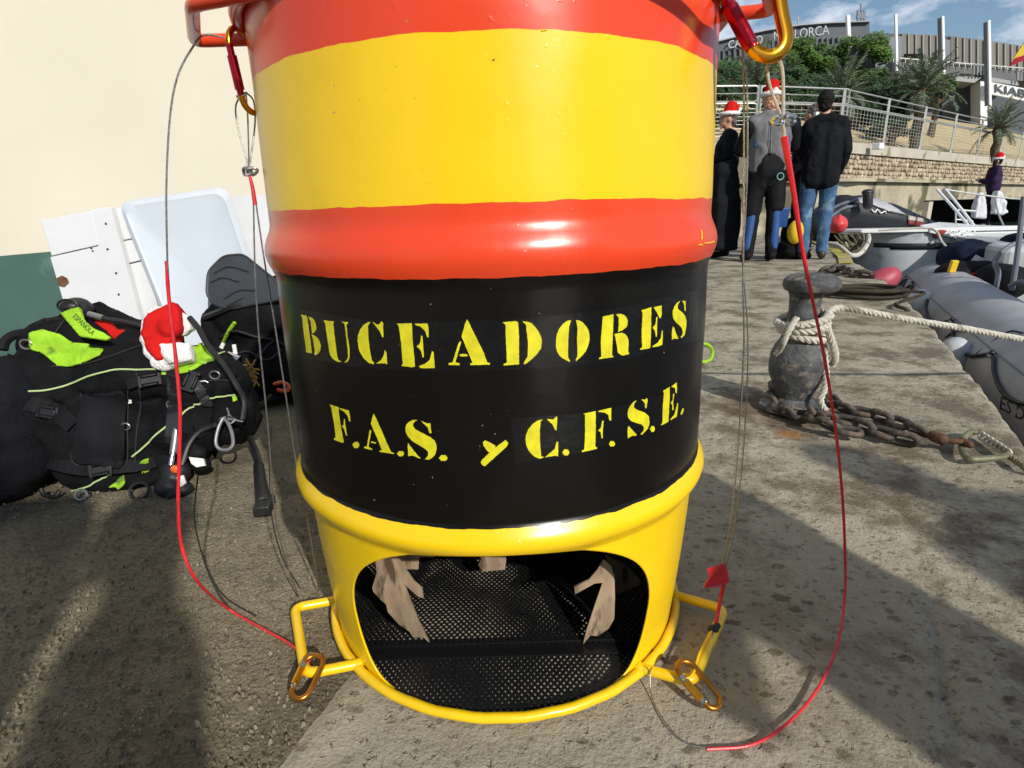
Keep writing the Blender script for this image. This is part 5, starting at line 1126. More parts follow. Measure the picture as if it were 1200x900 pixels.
# woman on the far boat deck
pE = A(1154, 267, 13.2); sE = 1.0
t, T, j, hp = figure('person', 'long haired woman in a purple jacket and santa hat holding white carrier bags', Vector(pE), 1.52, radians(60),
    dict(elL=(-.27, .05, 1.13), haL=(-.08, .27, 1.17), elR=(.27, .03, 1.13), haR=(.07, .27, 1.16)), (M_PURP, 1.15, 1), (M_COAT, .95), M_RUB, M_HAIR, vox=.018, skinvox=.012)
santa(t, T, hp, (.0, -.04, .03))
blob('long_hair', [xf(caps((-.06, .06, 1.6), (-.10, .08, 1.3), .045, .05), T), xf(caps((.05, .02, 1.6), (.08, .06, 1.32), .045, .04), T)], .015, M_HAIR, t, 2, amp=.01, ns=20)
blob('scarf', [xf(caps((0, .10, 1.42), (0, .16, 1.12), .07, .06), T)], .015, mat('maroon knit', (.11, .015, .02), .9), t, 2)
for k_, (pl_, nm) in enumerate((([(1149, 226), (1153, 226), (1156, 240), (1156, 256), (1143, 255), (1145, 240)], "grey white carrier bag hanging at the woman's left, nearer the boat"), ([(1170, 224), (1174, 225), (1180, 238), (1182, 249), (1174, 252), (1166, 250), (1167, 238)], "bulging white carrier bag hanging from the woman's hands"))):
    o = blob('carrier_bag', [prism([A(x, y, pE.y-.22-.12*k_) for x, y in pl_], (0, .14, 0))], .018, M_BAG, None, 3, amp=.014, ns=8, fold=.022, fs=5, seed=k_, stretch=(1.6, 1, .6)); tag(o, nm, 'carrier bag')
# people standing behind the camera: they throw the shadows that lie across the concrete
SH = Vector((sin(SUN_AZ), -cos(SUN_AZ), 0))
def off_person(g, z, H, lab, face, J={}, wdt=1.2):
    p = Vector((g[0], g[1], 0))+SH*(z/math.tan(SUN_EL)); figure('person', lab, p, H, face, J, (M_COAT, wdt, 1), (M_DENIM, 1.1), M_RUB, M_HAIR, vox=.02, skinvox=.015, fingers=True)
    return p
# ================================================================== BOATS
# grey inflatable alongside
rib_ = thing('inflatable_boat', 'grey rigid inflatable boat alongside the quay with black grab lines and dark registration letters', 'boat', (2.9, 3, -.8))
path = [Vector((1.62, .55, -.235)), Vector((2.02, 1.35, -.235)), Vector((2.37, 2.1, -.235)), Vector((2.8, 2.95, -.23)), Vector((3.26, 3.85, -.22)), Vector((3.62, 4.55, -.2)), Vector((3.80, 4.90, -.19)), Vector((3.90, 5.1, -.18))]
path = [p+Vector((-.885, .465, 0))*.10 for p in path]; cp = crv(path, 8)
def trad(t): return .275 if t < .86 else .275*(1-((t-.86)/.14)**2*.55)
tb = tube(cp, trad, 28); tubo = obj('tube', tb, M_PVC, rib_)
path2 = [p+Vector((1.75, -.85, 0)) for p in path]; obj('tube', tube(crv(path2, 8), trad, 24), M_PVC, rib_)
side = Vector((-.885, .465, 0))
def onr(t, ang, r=.277):              # point on the quay-side tube: t along, ang from the quay side upwards
    i = min(len(cp)-2, int(t*(len(cp)-1))); f_ = t*(len(cp)-1)-i; c = cp[i].lerp(cp[i+1], f_); d = (cp[i+1]-cp[i]).normalized(); sd = Vector((-d.y, d.x, 0)); return c+(sd*cos(ang)+Vector((0, 0, 1))*sin(ang))*(r*trad(t)/.275)
for ang, rr in ((radians(-22), .022), (radians(-38), .012)):
    obj('rubbing_strake', tube([onr(i/60*.94, ang, .28) for i in range(61)], rr, 8), mat('pale grey rubber', (.27, .27, .27), .5, var=.1), rib_)
obj('seam', tube([onr(i/60*.94, radians(35), .2765) for i in range(61)], .004, 5), M_GREYM, rib_)
gl = []
for i in range(7):
    t0 = .08+i*.125; 
    for k_ in range(6): u = k_/6; gl.append(onr(t0+u*.125, radians(32)-radians(17)*sin(pi*u), .285))
obj('grab_line', tube(crv(gl, 3), .009, 6), M_RUB, rib_)
for i in range(7):
    p = onr(.08+i*.125, radians(32), .278); obj('grab_patch', ell(p, (.026, .026, .012), 10), M_PVC, rib_)
    obj('grab_knot', ell(p+Vector((-.01, 0, .015)), (.015, .013, .013), 8), M_RUB, rib_)
obj('mooring_line', tube(crv([onr(.98, radians(60), .26), onr(.93, radians(20), .30), A(1085, 352, 4.4), A(1077, 372, 4.0)], 6), .012, 6), M_RUB, rib_)
for q in ([(1095, 415), (1115, 392), (1135, 388)], [(1115, 455), (1140, 420), (1180, 392), (1200, 392)]):
    P = [A(x, y, 3.0-(k_*.0)) for k_, (x, y) in enumerate(q)]
    bvt = bvh(tubo); R_ = []
    for x, y in q:
        h = hit(bvt, x, y)
        if h: R_.append(h[0]+h[1]*.008)
    if len(R_) > 2: obj('bow_line', tube(crv(R_, 8), .005, 5), M_RUB, rib_)
bvt = bvh(tubo)
sh = txt_px('ES DEE', (1170, 478), (44, 24), (2.6, -15.5), bvt, .004)
if sh[1]: obj('lettering', sh, M_RUB, rib_, fix=False)
# hull floor, transom, console
obj('deck', prism([Vector((1.9, .6, -.42)), Vector((3.8, 4.9, -.42)), Vector((5.5, 4.0, -.42)), Vector((3.6, -.2, -.42))], (0, 0, .04)), mat('grey deck', (.2, .21, .21), .6), rib_, smooth=False)
obj('hull', prism([Vector((2.15, .6, -.5)), Vector((3.95, 4.7, -.5)), Vector((5.2, 4.0, -.5)), Vector((3.5, -.2, -.5))], (0, 0, -.5)), M_HULL, rib_, smooth=False)
cA = A(1192, 340, 3.0)
obj('console', box((3.42, 3.05, .0), (.55, .7, .92), -.45), M_CREAMB, rib_, bevel=.03, smooth=False)
obj('console_panel', box((3.16, 2.95, .12), (.02, .4, .3), -.45), M_GREYM, rib_, smooth=False)
obj('white_locker', box((3.95, 4.35, -.05), (.5, .5, .62), -.45), M_HULL, rib_, bevel=.04, smooth=False)
oa = thing('outboard_motor', 'outboard motor under a navy canvas cover with a white patch at the grey boat stern', 'motor', A(1130, 320, 4.9))
blob('cover', [ell(A(1126, 302, 4.85), (.16, .2, .13)), ell(A(1139, 299, 4.85), (.13, .18, .13)), ell(A(1117, 311, 4.8), (.09, .12, .07))], .016, M_NAVY, oa, 4, amp=.008, ns=8, fold=.01, fs=6)
obj('white_patch', box(A(1146, 308, 4.62), (.10, .015, .09), -.4, 0, .5), M_GELW, oa, smooth=False)
obj('leg', box(A(1130, 340, 5.0), (.14, .2, .5)), M_RUB, oa, bevel=.03)
o = blob('gear_heap', [ell(A(1122, 321, 4.55), (.17, .15, .09)), ell(A(1150, 320, 4.5), (.17, .2, .09)), ell(A(1172, 330, 4.2), (.15, .2, .13)), ell(A(1134, 314, 4.65), (.2, .12, .05))], .014, M_NEOP, None, 3, amp=.01, ns=9, fold=.014, fs=7); tag(o, 'heap of black wetsuits on the stern of the grey inflatable', 'gear')
o = obj('yellow_tag', box(A(1117, 312, 4.42), (.05, .03, .09), 0, .2), M_YELP, smooth=False, bevel=.005); tag(o, 'small yellow valve on the black heap on the inflatable', 'valve')
hat2 = thing('santa_hat', 'small red and white santa hat lying on the black heap on the inflatable', 'santa hat', A(1150, 328, 4.3))
blob('cap', [caps(A(1146, 326, 4.3), A(1158, 325, 4.3), .055, .03)], .01, M_FELT, hat2, 2, amp=.005, ns=15)
blob('trim', [caps(A(1143, 333, 4.28), A(1152, 336, 4.25), .03, .025), ell(A(1157, 328, 4.25), .025)], .01, M_FUR, hat2, 2, amp=.004, ns=30)
po = thing('steel_arch', 'grey steel frame posts and arch rising from the inflatable boat at the right frame edge', 'frame', A(1190, 330, 3.7))
for q in ([(1163, 352, 4.0), (1170, 322, 4.0), (1166, 306, 4.0), (1180, 290, 4.0), (1200, 282, 4.0)], [(1186, 340, 3.9), (1192, 300, 3.9), (1200, 230, 3.9)], [(1184, 335, 3.8), (1196, 330, 3.7), (1215, 333, 3.6)]):
    obj('post', tube(crv([A(*p) for p in q], 5), .016, 8), M_GREYM, po)
for nm, p, Y, lab in (('fender', (1077, 362), 4.1, 'small white ball fender between the quay and the inflatable, further one'), ('fender', (1117, 424), 2.85, 'white cylindrical fender between the quay edge and the inflatable, nearer one')):
    c = A(*p, Y); o = blob(nm, [caps(c+Vector((0, 0, .06)), c+Vector((0, 0, -.12 if Y < 3 else .02)), .085 if Y > 3 else .072)], .012, M_HULL, None, 2); tag(o, lab, 'fender')
# grey white boat moored stern-to behind, with its stern platform
wb = thing('boat', 'grey white motor boat behind the quay corner with a dark stripe and white gunwale', 'boat', (6, 9, -.8))
def hullside(A0, B0, zt_, zb, name, m, depth=.04): return None
a0, b0 = Vector((4.9, 8.35, 0)), Vector((7.35, 7.75, 0)); dn = Vector((.25, 1, 0)).normalized()
def vpanel(z0, z1, off, m, name, th=.04, a=a0, b=b0, bv_=0):
    P = [a-dn*off, b-dn*off]; return obj(name, prism([Vector((P[0].x, P[0].y, z0)), Vector((P[1].x, P[1].y, z0)), Vector((P[1].x, P[1].y, z1)), Vector((P[0].x, P[0].y, z1))], dn*th), m, wb, smooth=False, bevel=bv_)
V = []; Fc = []; k = 16
for i in range(k+1):
    u = i/k; p = a0.lerp(b0+Vector((1.5, -.4, 0)), u); bow = .55*(1-min(1, u*5))**2
    for z_, o_ in ((-1.0, .25), (-.8, .18), (-.42, .06), (-.16, .0), (-.06, .0), (-.055, .02), (.06, .015), (.065, -.03), (.14, -.03), (.20, -.02)):
        q = p+dn*(o_+bow); V.append((q.x+bow*.5, q.y, z_))
for i in range(k):
    for r in range(9): Fc.append((i*10+r, (i+1)*10+r, (i+1)*10+r+1, i*10+r+1))
o = obj('hull', (V, Fc), M_HULL, wb); s = o.modifiers.new('s', 'SOLIDIFY'); s.thickness = .05
V = []; Fc = []
for i in range(1, k+1):
    u = i/k; p = a0.lerp(b0+Vector((1.5, -.4, 0)), u); bow = .55*(1-min(1, u*5))**2
    for z_ in (-.05, .055): q = p+dn*(bow-.045); V.append((q.x+bow*.5, q.y, z_))
for i in range(k-1): Fc.append((2*i, 2*i+2, 2*i+3, 2*i+1))
o = obj('stripe', (V, Fc), mat('dark hull stripe', (.02, .024, .03), .5), wb); s = o.modifiers.new('s', 'SOLIDIFY'); s.thickness = .012
obj('gunwale', prism([Vector((4.75, 8.55, .19)), Vector((4.95, 8.22, .19)), Vector((7.4, 7.62, .19)), Vector((7.4, 7.9, .19)), Vector((5.15, 8.55, .19))], (0, 0, .05)), M_GELW, wb, smooth=False, bevel=.012)
obj('deck', prism([Vector((4.95, 8.5, .16)), Vector((7.4, 7.85, .16)), Vector((7.9, 10.5, .16)), Vector((5.4, 11, .16))], (0, 0, .03)), M_GELW, wb, smooth=False)
nb = []
for k_ in range(16):
    P = [A(978+k_*2.2, 276+3*sin(k_*2), 7.9), A(990+k_*1.6, 288+6*sin(k_*1.4), 7.7), A(1000+k_*.9, 292-5*sin(k_*2.1), 7.7), A(1012, 284-k_*.6, 7.9)]
    nb.append(tube(crv(P, 4), .012, 5))
o = obj('net_bundle', join(*nb), mat('dirty net', (.14, .13, .08), .9, var=.4)); tag(o, 'tangled brown net and rope hanging from the bow of the grey white boat', 'net')
o = obj('bow_rope', tube(crv([A(972, 286, 7.4), A(984, 289, 7.2), A(997, 299, 7.0), A(1008, 297, 7.1), A(1017, 285, 7.4), A(1018, 276, 7.7)], 8), .028, 8), M_ROPEW); tag(o, 'white bow rope looping in a U below the net bundle by the yellow edge', 'rope')
o = obj('boat_line', rope([A(1030, 270, 7.6), A(1090, 268, 7.5), A(1105, 285, 7.2), A(1120, 300, 6.5)], .014), M_ROPEW); o.name = 'rope'; tag(o, 'thin rope from the white platform down to the navy covered motor', 'rope')
# black inflatable behind, bow up
bb = thing('inflatable_boat', 'black inflatable boat with raised bow and grey cover behind the white gunwale', 'boat', A(1020, 270, 10))
YB = 9.6
def E4(px, py, r, Y=YB): return ell(A(px, py, Y), r, 16)
top_l = [(955, 262), (962, 248), (975, 238), (995, 232), (1012, 228), (1025, 231), (1045, 240), (1062, 250), (1080, 257), (1095, 264), (1098, 276), (1060, 285), (955, 283)]
o = blob('tube', [prism([A(x, y, YB) for x, y in top_l], (.3, .9, 0)), caps(A(958, 262, YB-.1), A(985, 247, YB-.1), .2, .24), caps(A(985, 247, YB-.1), A(1040, 256, YB-.1), .26, .24), caps(A(1040, 256, YB-.1), A(1092, 270, YB-.1), .24, .14)], .03, M_PVCB, bb, 5)
bvb = bvh(o)
drape('grey_cover', [(1000, 238), (1012, 231), (1024, 233), (1046, 243), (1060, 252), (1040, 248), (1020, 240)], bvb, M_PVC, bb, .02, 4, .02)
drape('grey_band', [(1063, 253), (1080, 257), (1081, 261), (1063, 258)], bvb, M_CREAMB, bb, .02, 4, .02); drape('red_band', [(1063, 258), (1081, 262), (1080, 266), (1064, 262)], bvb, mat('dark red band', (.2, .02, .02), .5), bb, .02, 4, .02)
for q in ([(962, 254), (985, 240), (1010, 233)], [(963, 262), (985, 246), (1002, 241)]):
    P = drape_line(q, bvb, .02)
    if len(P) > 2: obj('seam', tube(P, .02, 6), M_GREYM, bb)
sh = txt_px('Zfam', (1020, 247), (17, 5), (0, -5), bvb, .02)
P = drape_line([(1020, 246), (1024, 249), (1027, 246), (1031, 250), (1036, 248), (1037, 251)], bvb, .02)
if len(P) > 2: obj('logo_stroke', tube(P, .011, 5), M_STEEL, bb)
obj('bollard_post', join(caps(A(1017, 240, YB-.5), A(1017, 228, YB-.5), .07), ell(A(1017, 225.5, YB-.5), (.09, .07, .05))), M_RUB, bb)
bo = thing('buoy', 'round red ball buoy hanging in front of the black inflatable next to the jeans', 'buoy', A(983, 262, 8.2))
blob('ball', [ell(A(982, 263, 8.2), .125), caps(A(983, 262, 8.15), A(984, 253.5, 8.15), .09, .03)], .015, M_BUOY, bo, 3)
# stern platform, passerelle and rails
ps = thing('boarding_platform', 'white boarding platform with thin metal handrails reaching from a yacht stern', 'platform', A(1130, 270, 8.5))
obj('plank', prism([A(1078, 263.5, 8.2), A(1100, 260, 9.2), A(1183, 266, 9.2), A(1168, 276, 8.0), A(1120, 275, 7.9), A(1090, 268.5, 8.0)], (0, 0, -.05)), M_GELW, ps, bevel=.01, smooth=False)
obj('cabin_top', prism([A(1120, 277, 7.8), A(1168, 269, 8.6), A(1200, 272, 8.6), A(1260, 276, 8.6), A(1230, 290, 6.9), A(1182, 287, 6.9)], (0, 0, -.06)), M_FASC, ps, bevel=.01, smooth=False)
obj('cabin_side', prism([A(1135, 281, 7.6), A(1180, 288, 6.98), A(1230, 292, 6.98), A(1230, 330, 6.98), A(1180, 322, 6.98), A(1145, 305, 7.6)], (.1, .3, 0)), M_HULL, ps, smooth=False)
obj('cabin_band', tube([A(1133, 284, 7.5), A(1180, 292, 6.93), A(1232, 297, 6.93)], .03, 6), M_GREYM, ps)
for q, r_ in (([(1098, 222, 9.2), (1118, 244, 8.8), (1134, 263, 8.4)], .035), ([(1108, 222, 9.4), (1125, 243, 9.0), (1141, 264, 8.6)], .035), ([(1108, 222, 9.4), (1140, 227, 9.4), (1178, 232, 9.4), (1205, 234, 9.4)], .022), ([(1120, 244, 9.2), (1120, 262, 9.1)], .022), ([(1122, 246, 9.2), (1143, 247.5, 9.2)], .028), ([(1120, 257, 9.2), (1140, 259, 9.2)], .02), ([(1166, 232, 9.4), (1170, 250, 9.0), (1176, 264, 8.8)], .02)):
    obj('rail', tube(crv([A(*p) for p in q], 4), r_*.55, 8), M_GALV if r_ < .03 else M_GELW, ps)
obj('bracket', join(slab(A(1108, 270, 8), A(1112, 280, 8), .05, .05), slab(A(1118, 270, 8), A(1113, 280, 8), .05, .05)), M_GELW, ps, smooth=False)
for k_ in range(9):
    c = A(1117+k_*2.6, 273+1.2*sin(k_*2), 7.85); 
    if k_ % 2 == 0: obj('chain_link', tube([c+Vector((.05*cos(a), 0, .035*sin(a))) for a in [i*pi/6 for i in range(12)]], .012, 5, closed=True), M_GELW, ps)
o = blob('red_rope_bundle', [ell(A(1102, 273, 8), (.09, .06, .05)), ell(A(1098, 275, 8), (.05, .05, .05))], .02, mat('red rope', (.3, .05, .04), .8), None, 2, amp=.012, ns=14); tag(o, 'small red rope bundle under the white platform', 'rope')
o = obj('pole', tube([A(966, 234, 7.4), A(971, 252, 7.4)], .012, 6), M_RUB); tag(o, 'thin black pole hanging behind the jeans', 'pole')
yh = thing('yacht', 'dark and white yacht stern below the boarding platform at the right frame edge', 'boat', (9.5, 9, -.8))
obj('hull', prism([A(1140, 300, 9.6), A(1260, 300, 9.6), A(1260, 345, 9.6), A(1150, 335, 9.6)], (1, 4, 0)), M_HULL, yh, smooth=False)
obj('deck', prism([A(1135, 267, 9.8), A(1260, 272, 9.8), A(1290, 268, 14.5), A(1140, 263.5, 14.5)], (0, 0, -.12)), M_FASC, yh, smooth=False)
obj('motor_cover', blob('motor_cover', [ell(A(1196, 285, 7.2), (.16, .3, .13))], .03, M_NAVY, None, 2).data, M_NAVY, yh)
for o in [o for o in bpy.data.objects if o.name.startswith('motor_cover') and o.parent is None]: bpy.data.objects.remove(o)
# ================================================================== FAR QUAY WALL, FENCE, BANK
W0 = Vector((8.15, 15.4, 0)); WD = Vector((14.05, 10.6, 0)).normalized(); WN = Vector((WD.y, -WD.x, 0))       # WN points to the water
WD2 = Vector((1, .10, 0)).normalized(); WN2 = Vector((WD2.y, -WD2.x, 0))
def wp(s_, z, off=0):
    k_ = min(1, max(0, (1.5-s_)/3)); dd = WD if s_ > 0 else WD2; nn = WN.lerp(WN2, k_).normalized()
    q = W0+dd*s_+nn*off; return Vector((q.x, q.y, z))
def s_at(px, py=240, off=0):
    d = ray(px, py); n = WN; b0_ = W0+WN*off; t_ = (b0_-O).dot(n)/d.dot(n); q = O+d*t_; return (q-W0).dot(WD)
sL, sR = -13., 34.
SPL = lambda a, b: [a+(b-a)*i/max(1, int((b-a)/1.5)) for i in range(max(1, int((b-a)/1.5))+1)]
far = thing('quay_wall', 'old concrete and rubble stone quay wall across the water with a dark culvert opening', 'wall', wp(0, -.8))
def wpris(s0, s1, z0, z1, off, th, m, name, wob=0):
    V = []; Fc = []; Q_ = SPL(s0, s1)
    for q in Q_: V += [wp(q, z0, off), wp(q, z1, off), wp(q, z1, off-th), wp(q, z0, off-th)]
    for i in range(len(Q_)-1):
        for r in range(4): Fc.append((i*4+r, i*4+(r+1) % 4, i*4+4+(r+1) % 4, i*4+4+r))
    Fc += [(0, 1, 2, 3), tuple(len(V)-4+r for r in range(4))]
    return obj(name, (V, Fc), m, far, smooth=False)
so0 = s_at(1072)
wpris(sL, so0-.35, -1.2, 1.12, .35, 1.2, M_CONC, 'lower_wall')
wpris(so0-.35, so0, -1.2, .56, .5, .9, M_CAP, 'culvert_jamb')
wpris(so0-.35, sR, .60, 1.12, .35, 1.2, M_CONC, 'culvert_lintel')
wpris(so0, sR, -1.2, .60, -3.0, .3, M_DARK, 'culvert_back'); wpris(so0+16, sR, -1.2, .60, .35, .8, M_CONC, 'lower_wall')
wpris(sL, sR, 1.12, 1.20, .50, 1.0, M_CONC, 'ledge')
wpris(sL, sR, 1.2, 1.84, -.02, .8, M_MORT, 'stone_backing')
wpris(sL, sR, 1.84, 2.10, .10, .9, M_CAP, 'coping')
V = []; Fc = []; random.seed(11)
hz = .128; s_ = sL
rows = 5
for r in range(rows):
    s_ = s_at(930)-random.random()*.2
    while s_ < s_at(1215)+1.5:
        wv = random.uniform(.14, .27); cz = 1.2+hz*(r+.5)+random.uniform(-.02, .02); cs = s_+wv/2; n_ = random.randint(5, 8); a0_ = random.random()*6
        k0 = len(V); rs = wv*.49; rz = hz*random.uniform(.42, .56); dep = random.uniform(.025, .06)
        for ring_, (sc, of) in enumerate(((1, -.02), (.9, dep*.75), (.55, dep))):
            for i in range(n_):
                a = a0_+2*pi*i/n_; jx = 1+.25*noise.noise(Vector((cs*9, i*3.1, r)))
                V.append(wp(cs+rs*sc*jx*cos(a)*1.12, cz+rz*sc*jx*sin(a)*1.12, of))
        for q in range(2):
            for i in range(n_): j_ = (i+1) % n_; Fc.append((k0+q*n_+i, k0+q*n_+j_, k0+(q+1)*n_+j_, k0+(q+1)*n_+i))
        Fc.append(tuple(k0+2*n_+i for i in range(n_)))
        s_ += wv+random.uniform(.0, .02)
stuff(obj('rubble_stone', (V, Fc), M_STONE, far))
o = obj('floodlight', box(wp(s_at(1005)-.1, 2.02, .35), (.26, .2, .16), .6), M_GELW, smooth=False, bevel=.02); tag(o, 'small white floodlight box fixed to the coping of the far quay wall', 'light')
# fence of framed mesh panels
fence = thing('fence', 'galvanised fence of rounded mesh panels on top of the far quay wall', 'fence', wp(0, 2.1))
OFFF = -.25; s0, s1 = s_at(984, 150, OFFF), s_at(1184.8, 160, OFFF); PL_ = (s1-s0)/5*.93
def rrect(x0, x1, z0, z1, r=.07):
    R = []
    for cx, cz, a0_ in ((x1-r, z1-r, 0), (x0+r, z1-r, pi/2), (x0+r, z0+r, pi), (x1-r, z0+r, 1.5*pi)):
        for i in range(5): a = a0_+pi/2*i/4; R.append((cx+r*cos(a), cz+r*sin(a)))
    return R
def pl_local(sx, z): return Vector((WD.x*sx, WD.y*sx, z))
def tl(pts, r): return tube([pl_local(x, z) for x, z in pts], r, 6, closed=True)
HF = 1.30
fm = mesh('panel', join(tl(rrect(.05, PL_-.05, .05, HF*.70), .022), tl(rrect(.05, PL_-.05, HF*.73, HF), .022), tube([pl_local(.07, HF*.87), pl_local(PL_-.07, HF*.87)], .014, 5)))
wr = [tube([pl_local(.07+(PL_-.14)*i/13, .07), pl_local(.07+(PL_-.14)*i/13, HF*.69)], .0035, 4) for i in range(1, 13)]+[tube([pl_local(.07, .07+(HF*.62)*i/9), pl_local(PL_-.07, .07+(HF*.62)*i/9)], .0055, 4) for i in range(1, 9)]
wmsh = mesh('mesh', join(*wr)); pm = mesh('post', join(tube([pl_local(-.035, -.05), pl_local(-.035, HF+.02)], .024, 6), tube([pl_local(.035, -.05), pl_local(.035, HF+.02)], .024, 6)))
for m_ in (fm, wmsh, pm): fixn(m_); m_.materials.append(M_GALV)
n0 = -9
for i in range(n0, 9):
    b = wp(s0+i*PL_, 2.11, OFFF)
    for nm, m_ in (('panel', fm), ('wire_mesh', wmsh), ('post', pm)):
        o = bpy.data.objects.new(nm, m_); COL.objects.link(o); o.parent = fence; o.location = b-fence.location; e_ = wp(s0+(i+1)*PL_, 2.11, OFFF)-b; o.rotation_euler.z = atan2(e_.y, e_.x)-atan2(WD.y, WD.x)
# bank behind: rises from the wall, flattens
V = []; Fc = []; ns_, nb_ = 60, 40
def bank_z(s_, b): return 2.09+(0 if b < .6 else min(3.5, (b-.6)*.52))+(.15*noise.noise(Vector((s_*.3, b*.3, 0)))+.05*noise.noise(Vector((s_*1.3, b*1.3, 2))) if b > .6 else 0)
bs = [.3+((i/nb_)**1.8)*160 for i in range(nb_+1)]; ss = [-40+200*i/ns_ for i in range(ns_+1)]
for s_ in ss:
    for b in bs: V.append(wp(s_, bank_z(s_, b), -b))
for i in range(ns_):
    for r in range(nb_): a = i*(nb_+1)+r; Fc.append((a, a+1, a+nb_+2, a+nb_+1))
struct('bank', (V, Fc), M_SAND, auto=False)
# ------------------------------------------------------------------ trees and palms
def bz(p):
    b = -(Vector((p.x, p.y, 0))-W0).dot(WN); return bank_z((Vector((p.x, p.y, 0))-W0).dot(WD), max(0, b))-.05
def crown_sh(c, R_, n, leaf, seed, clump=26):
    rnd = random.Random(seed); V = []; Fc = []; cl = []
    for _ in range(clump):
        a = rnd.random()*2*pi; u = rnd.uniform(-.75, 1); q = rnd.uniform(.45, 1)**.6; rr = sqrt(1-u*u) if abs(u) < 1 else 0
        cl.append((Vector((R_[0]*rr*cos(a)*q, R_[1]*rr*sin(a)*q, R_[2]*u*q)), rnd.uniform(.22, .42)))
    for _ in range(n):
        cc, cr2 = rnd.choice(cl); d = Vector((rnd.gauss(0, 1), rnd.gauss(0, 1), rnd.gauss(0, 1))).normalized()*rnd.random()**.4
        p = Vector(c)+cc+Vector((d.x*R_[0], d.y*R_[1], d.z*R_[2]*.8))*cr2
        u = Vector((rnd.gauss(0, 1), rnd.gauss(0, 1), rnd.gauss(0, .6))).normalized(); v = u.orthogonal().normalized(); s_ = leaf*rnd.uniform(.6, 1.3); k0 = len(V)
        V += [p-u*s_, p+v*s_*.5, p+u*s_, p-v*s_*.5]; Fc.append((k0, k0+1, k0+2, k0+3))
    return V, Fc
def tree(px, py, Y, R_, label, m, n=5000, leaf=.09, seed=1, trunk=2.2):
    c = A(px, py, Y); gz = min(bz(c), c.z-R_[2]*.6-.2); t = thing('tree', label, 'tree', (c.x, c.y, gz), 'trees on the bank behind the fence')
    b0 = Vector((c.x, c.y, gz)); tr = [tube([b0, b0.lerp(c, .5)+Vector((.08, 0, 0)), c], lambda u: .16*(1-.7*u), 8)]
    rnd = random.Random(seed)
    for _ in range(7): a = rnd.random()*6.28; st_ = b0.lerp(c, rnd.uniform(.45, .9)); tr.append(tube([st_, st_+Vector((cos(a)*R_[0]*.35, sin(a)*R_[1]*.35, R_[2]*.3)), st_+Vector((cos(a)*R_[0]*.75, sin(a)*R_[1]*.75, R_[2]*.6))], lambda u: .06*(1-.8*u), 6))
    obj('trunk', join(*tr), M_BARK, t); obj('crown', crown_sh(c, R_, n, leaf, seed), m, t, fix=False, auto=False, smooth=False)
tree(1003, 75, 27, (1.35, 1.2, 1.05), 'round bright green tree behind the feathery palm left of the tall white mast', M_LEAF1, 9000, .075, 1)
tree(962, 78, 28, (1.05, 1.2, .85), 'bright green tree between the large carabiner and the next round tree', M_LEAF1, 6500, .075, 2)
tree(932, 78, 28, (1.1, 1.0, 1.0), 'mid green tree just right of the large carabiner', M_LEAF1, 6500, .075, 3)
tree(905, 103, 27, (1.6, 1.0, .75), 'dark low tree behind the santa hatted divers', M_LEAF2, 6500, .08, 4)
tree(858, 95, 27, (1.6, 1.2, .8), 'olive green bushy tree beside the drum edge', M_LEAF1, 6000, .08, 5)
tree(985, 108, 27, (2.0, 1.0, .8), 'dark dense tree in the shade behind the fence and the feathery palm', M_LEAF2, 7500, .08, 6)
tree(1035, 110, 28, (1.5, 1.0, .75), 'dark bush under the building between two palms', M_LEAF2, 6000, .08, 7)
tree(1062, 112, 24, (.9, .8, .45), 'small dark bush in front of the building left of the thick trunked palm', M_LEAF2, 4500, .06, 8, 1.2)
tree(1100, 100, 27, (.7, .6, .45), 'small bright bush right behind the thick trunked palm', M_LEAF1, 3000, .06, 9, 1.2)
tree(1045, 150, 20.0, (.8, .6, .3), 'low twisted shrub on the sandy bank beside the palm trunk', M_LEAF2, 1500, .05, 10, .7)
for k_, (x, y, Y, rx, rz, lb) in enumerate(((850, 128, 19, 1.0, .8, 'dense dark shrub behind the fence beside the drum edge'), (885, 126, 20, 1.1, .8, 'dense dark shrub behind the fence at the diver in grey'), (925, 128, 20, 1.1, .8, 'dense dark shrub behind the fence over the black jacket'), (962, 128, 21, 1.1, .85, 'dense dark shrub behind the fence right of the grey haired man'), (1000, 128, 21.5, 1.1, .75, 'dense dark shrub behind the third fence panel'), (1034, 134, 21.5, .9, .6, 'dense dark shrub ending the row before the open sand'), (858, 106, 22, 1.3, .9, 'dark tree under the olive green tree next to the drum'), (846, 150, 17.5, .9, .55, 'low dark shrub against the fence at the drum edge'))):
    tree(x, y, Y, (rx, .8, rz), lb, M_LEAF2, 3800, .075, 30+k_, .6)
def frond_mesh(L_, seed, dr=.5, wid=.24, nl=30):
    rnd = random.Random(seed); P = []
    for i in range(13):
        u = i/12; P.append(Vector((L_*u*(1-.12*dr*u), 0, L_*(.42*u-dr*.85*u*u))))
    sh = [tube(P, lambda u: .018*L_*(1-.85*u)+.003, 5)]; V = []; Fc = []
    for i in range(nl):
        u = .12+.88*i/nl; k_ = min(11, int(u*12)); p = P[k_].lerp(P[k_+1], u*12-k_); d = (P[k_+1]-P[k_]).normalized()
        ll = L_*wid*(sin(pi*min(1, u*.9+.08))**.6)*rnd.uniform(.85, 1.1)
        for sd in (-1, 1):
            tip = p+d*ll*.62+Vector((0, sd*ll*.62, ll*rnd.uniform(-.45, .10))); w_ = d*.012*L_; k0 = len(V)
            mid = p.lerp(tip, .5)+Vector((0, 0, .05*ll))
            V += [p-w_, p+w_, mid+w_*.8, tip, mid-w_*.8]; Fc.append((k0, k0+1, k0+2, k0+3, k0+4))
    m_ = mesh('frond', join(sh[0], (V, Fc))); m_.materials.append(M_PALM); return m_
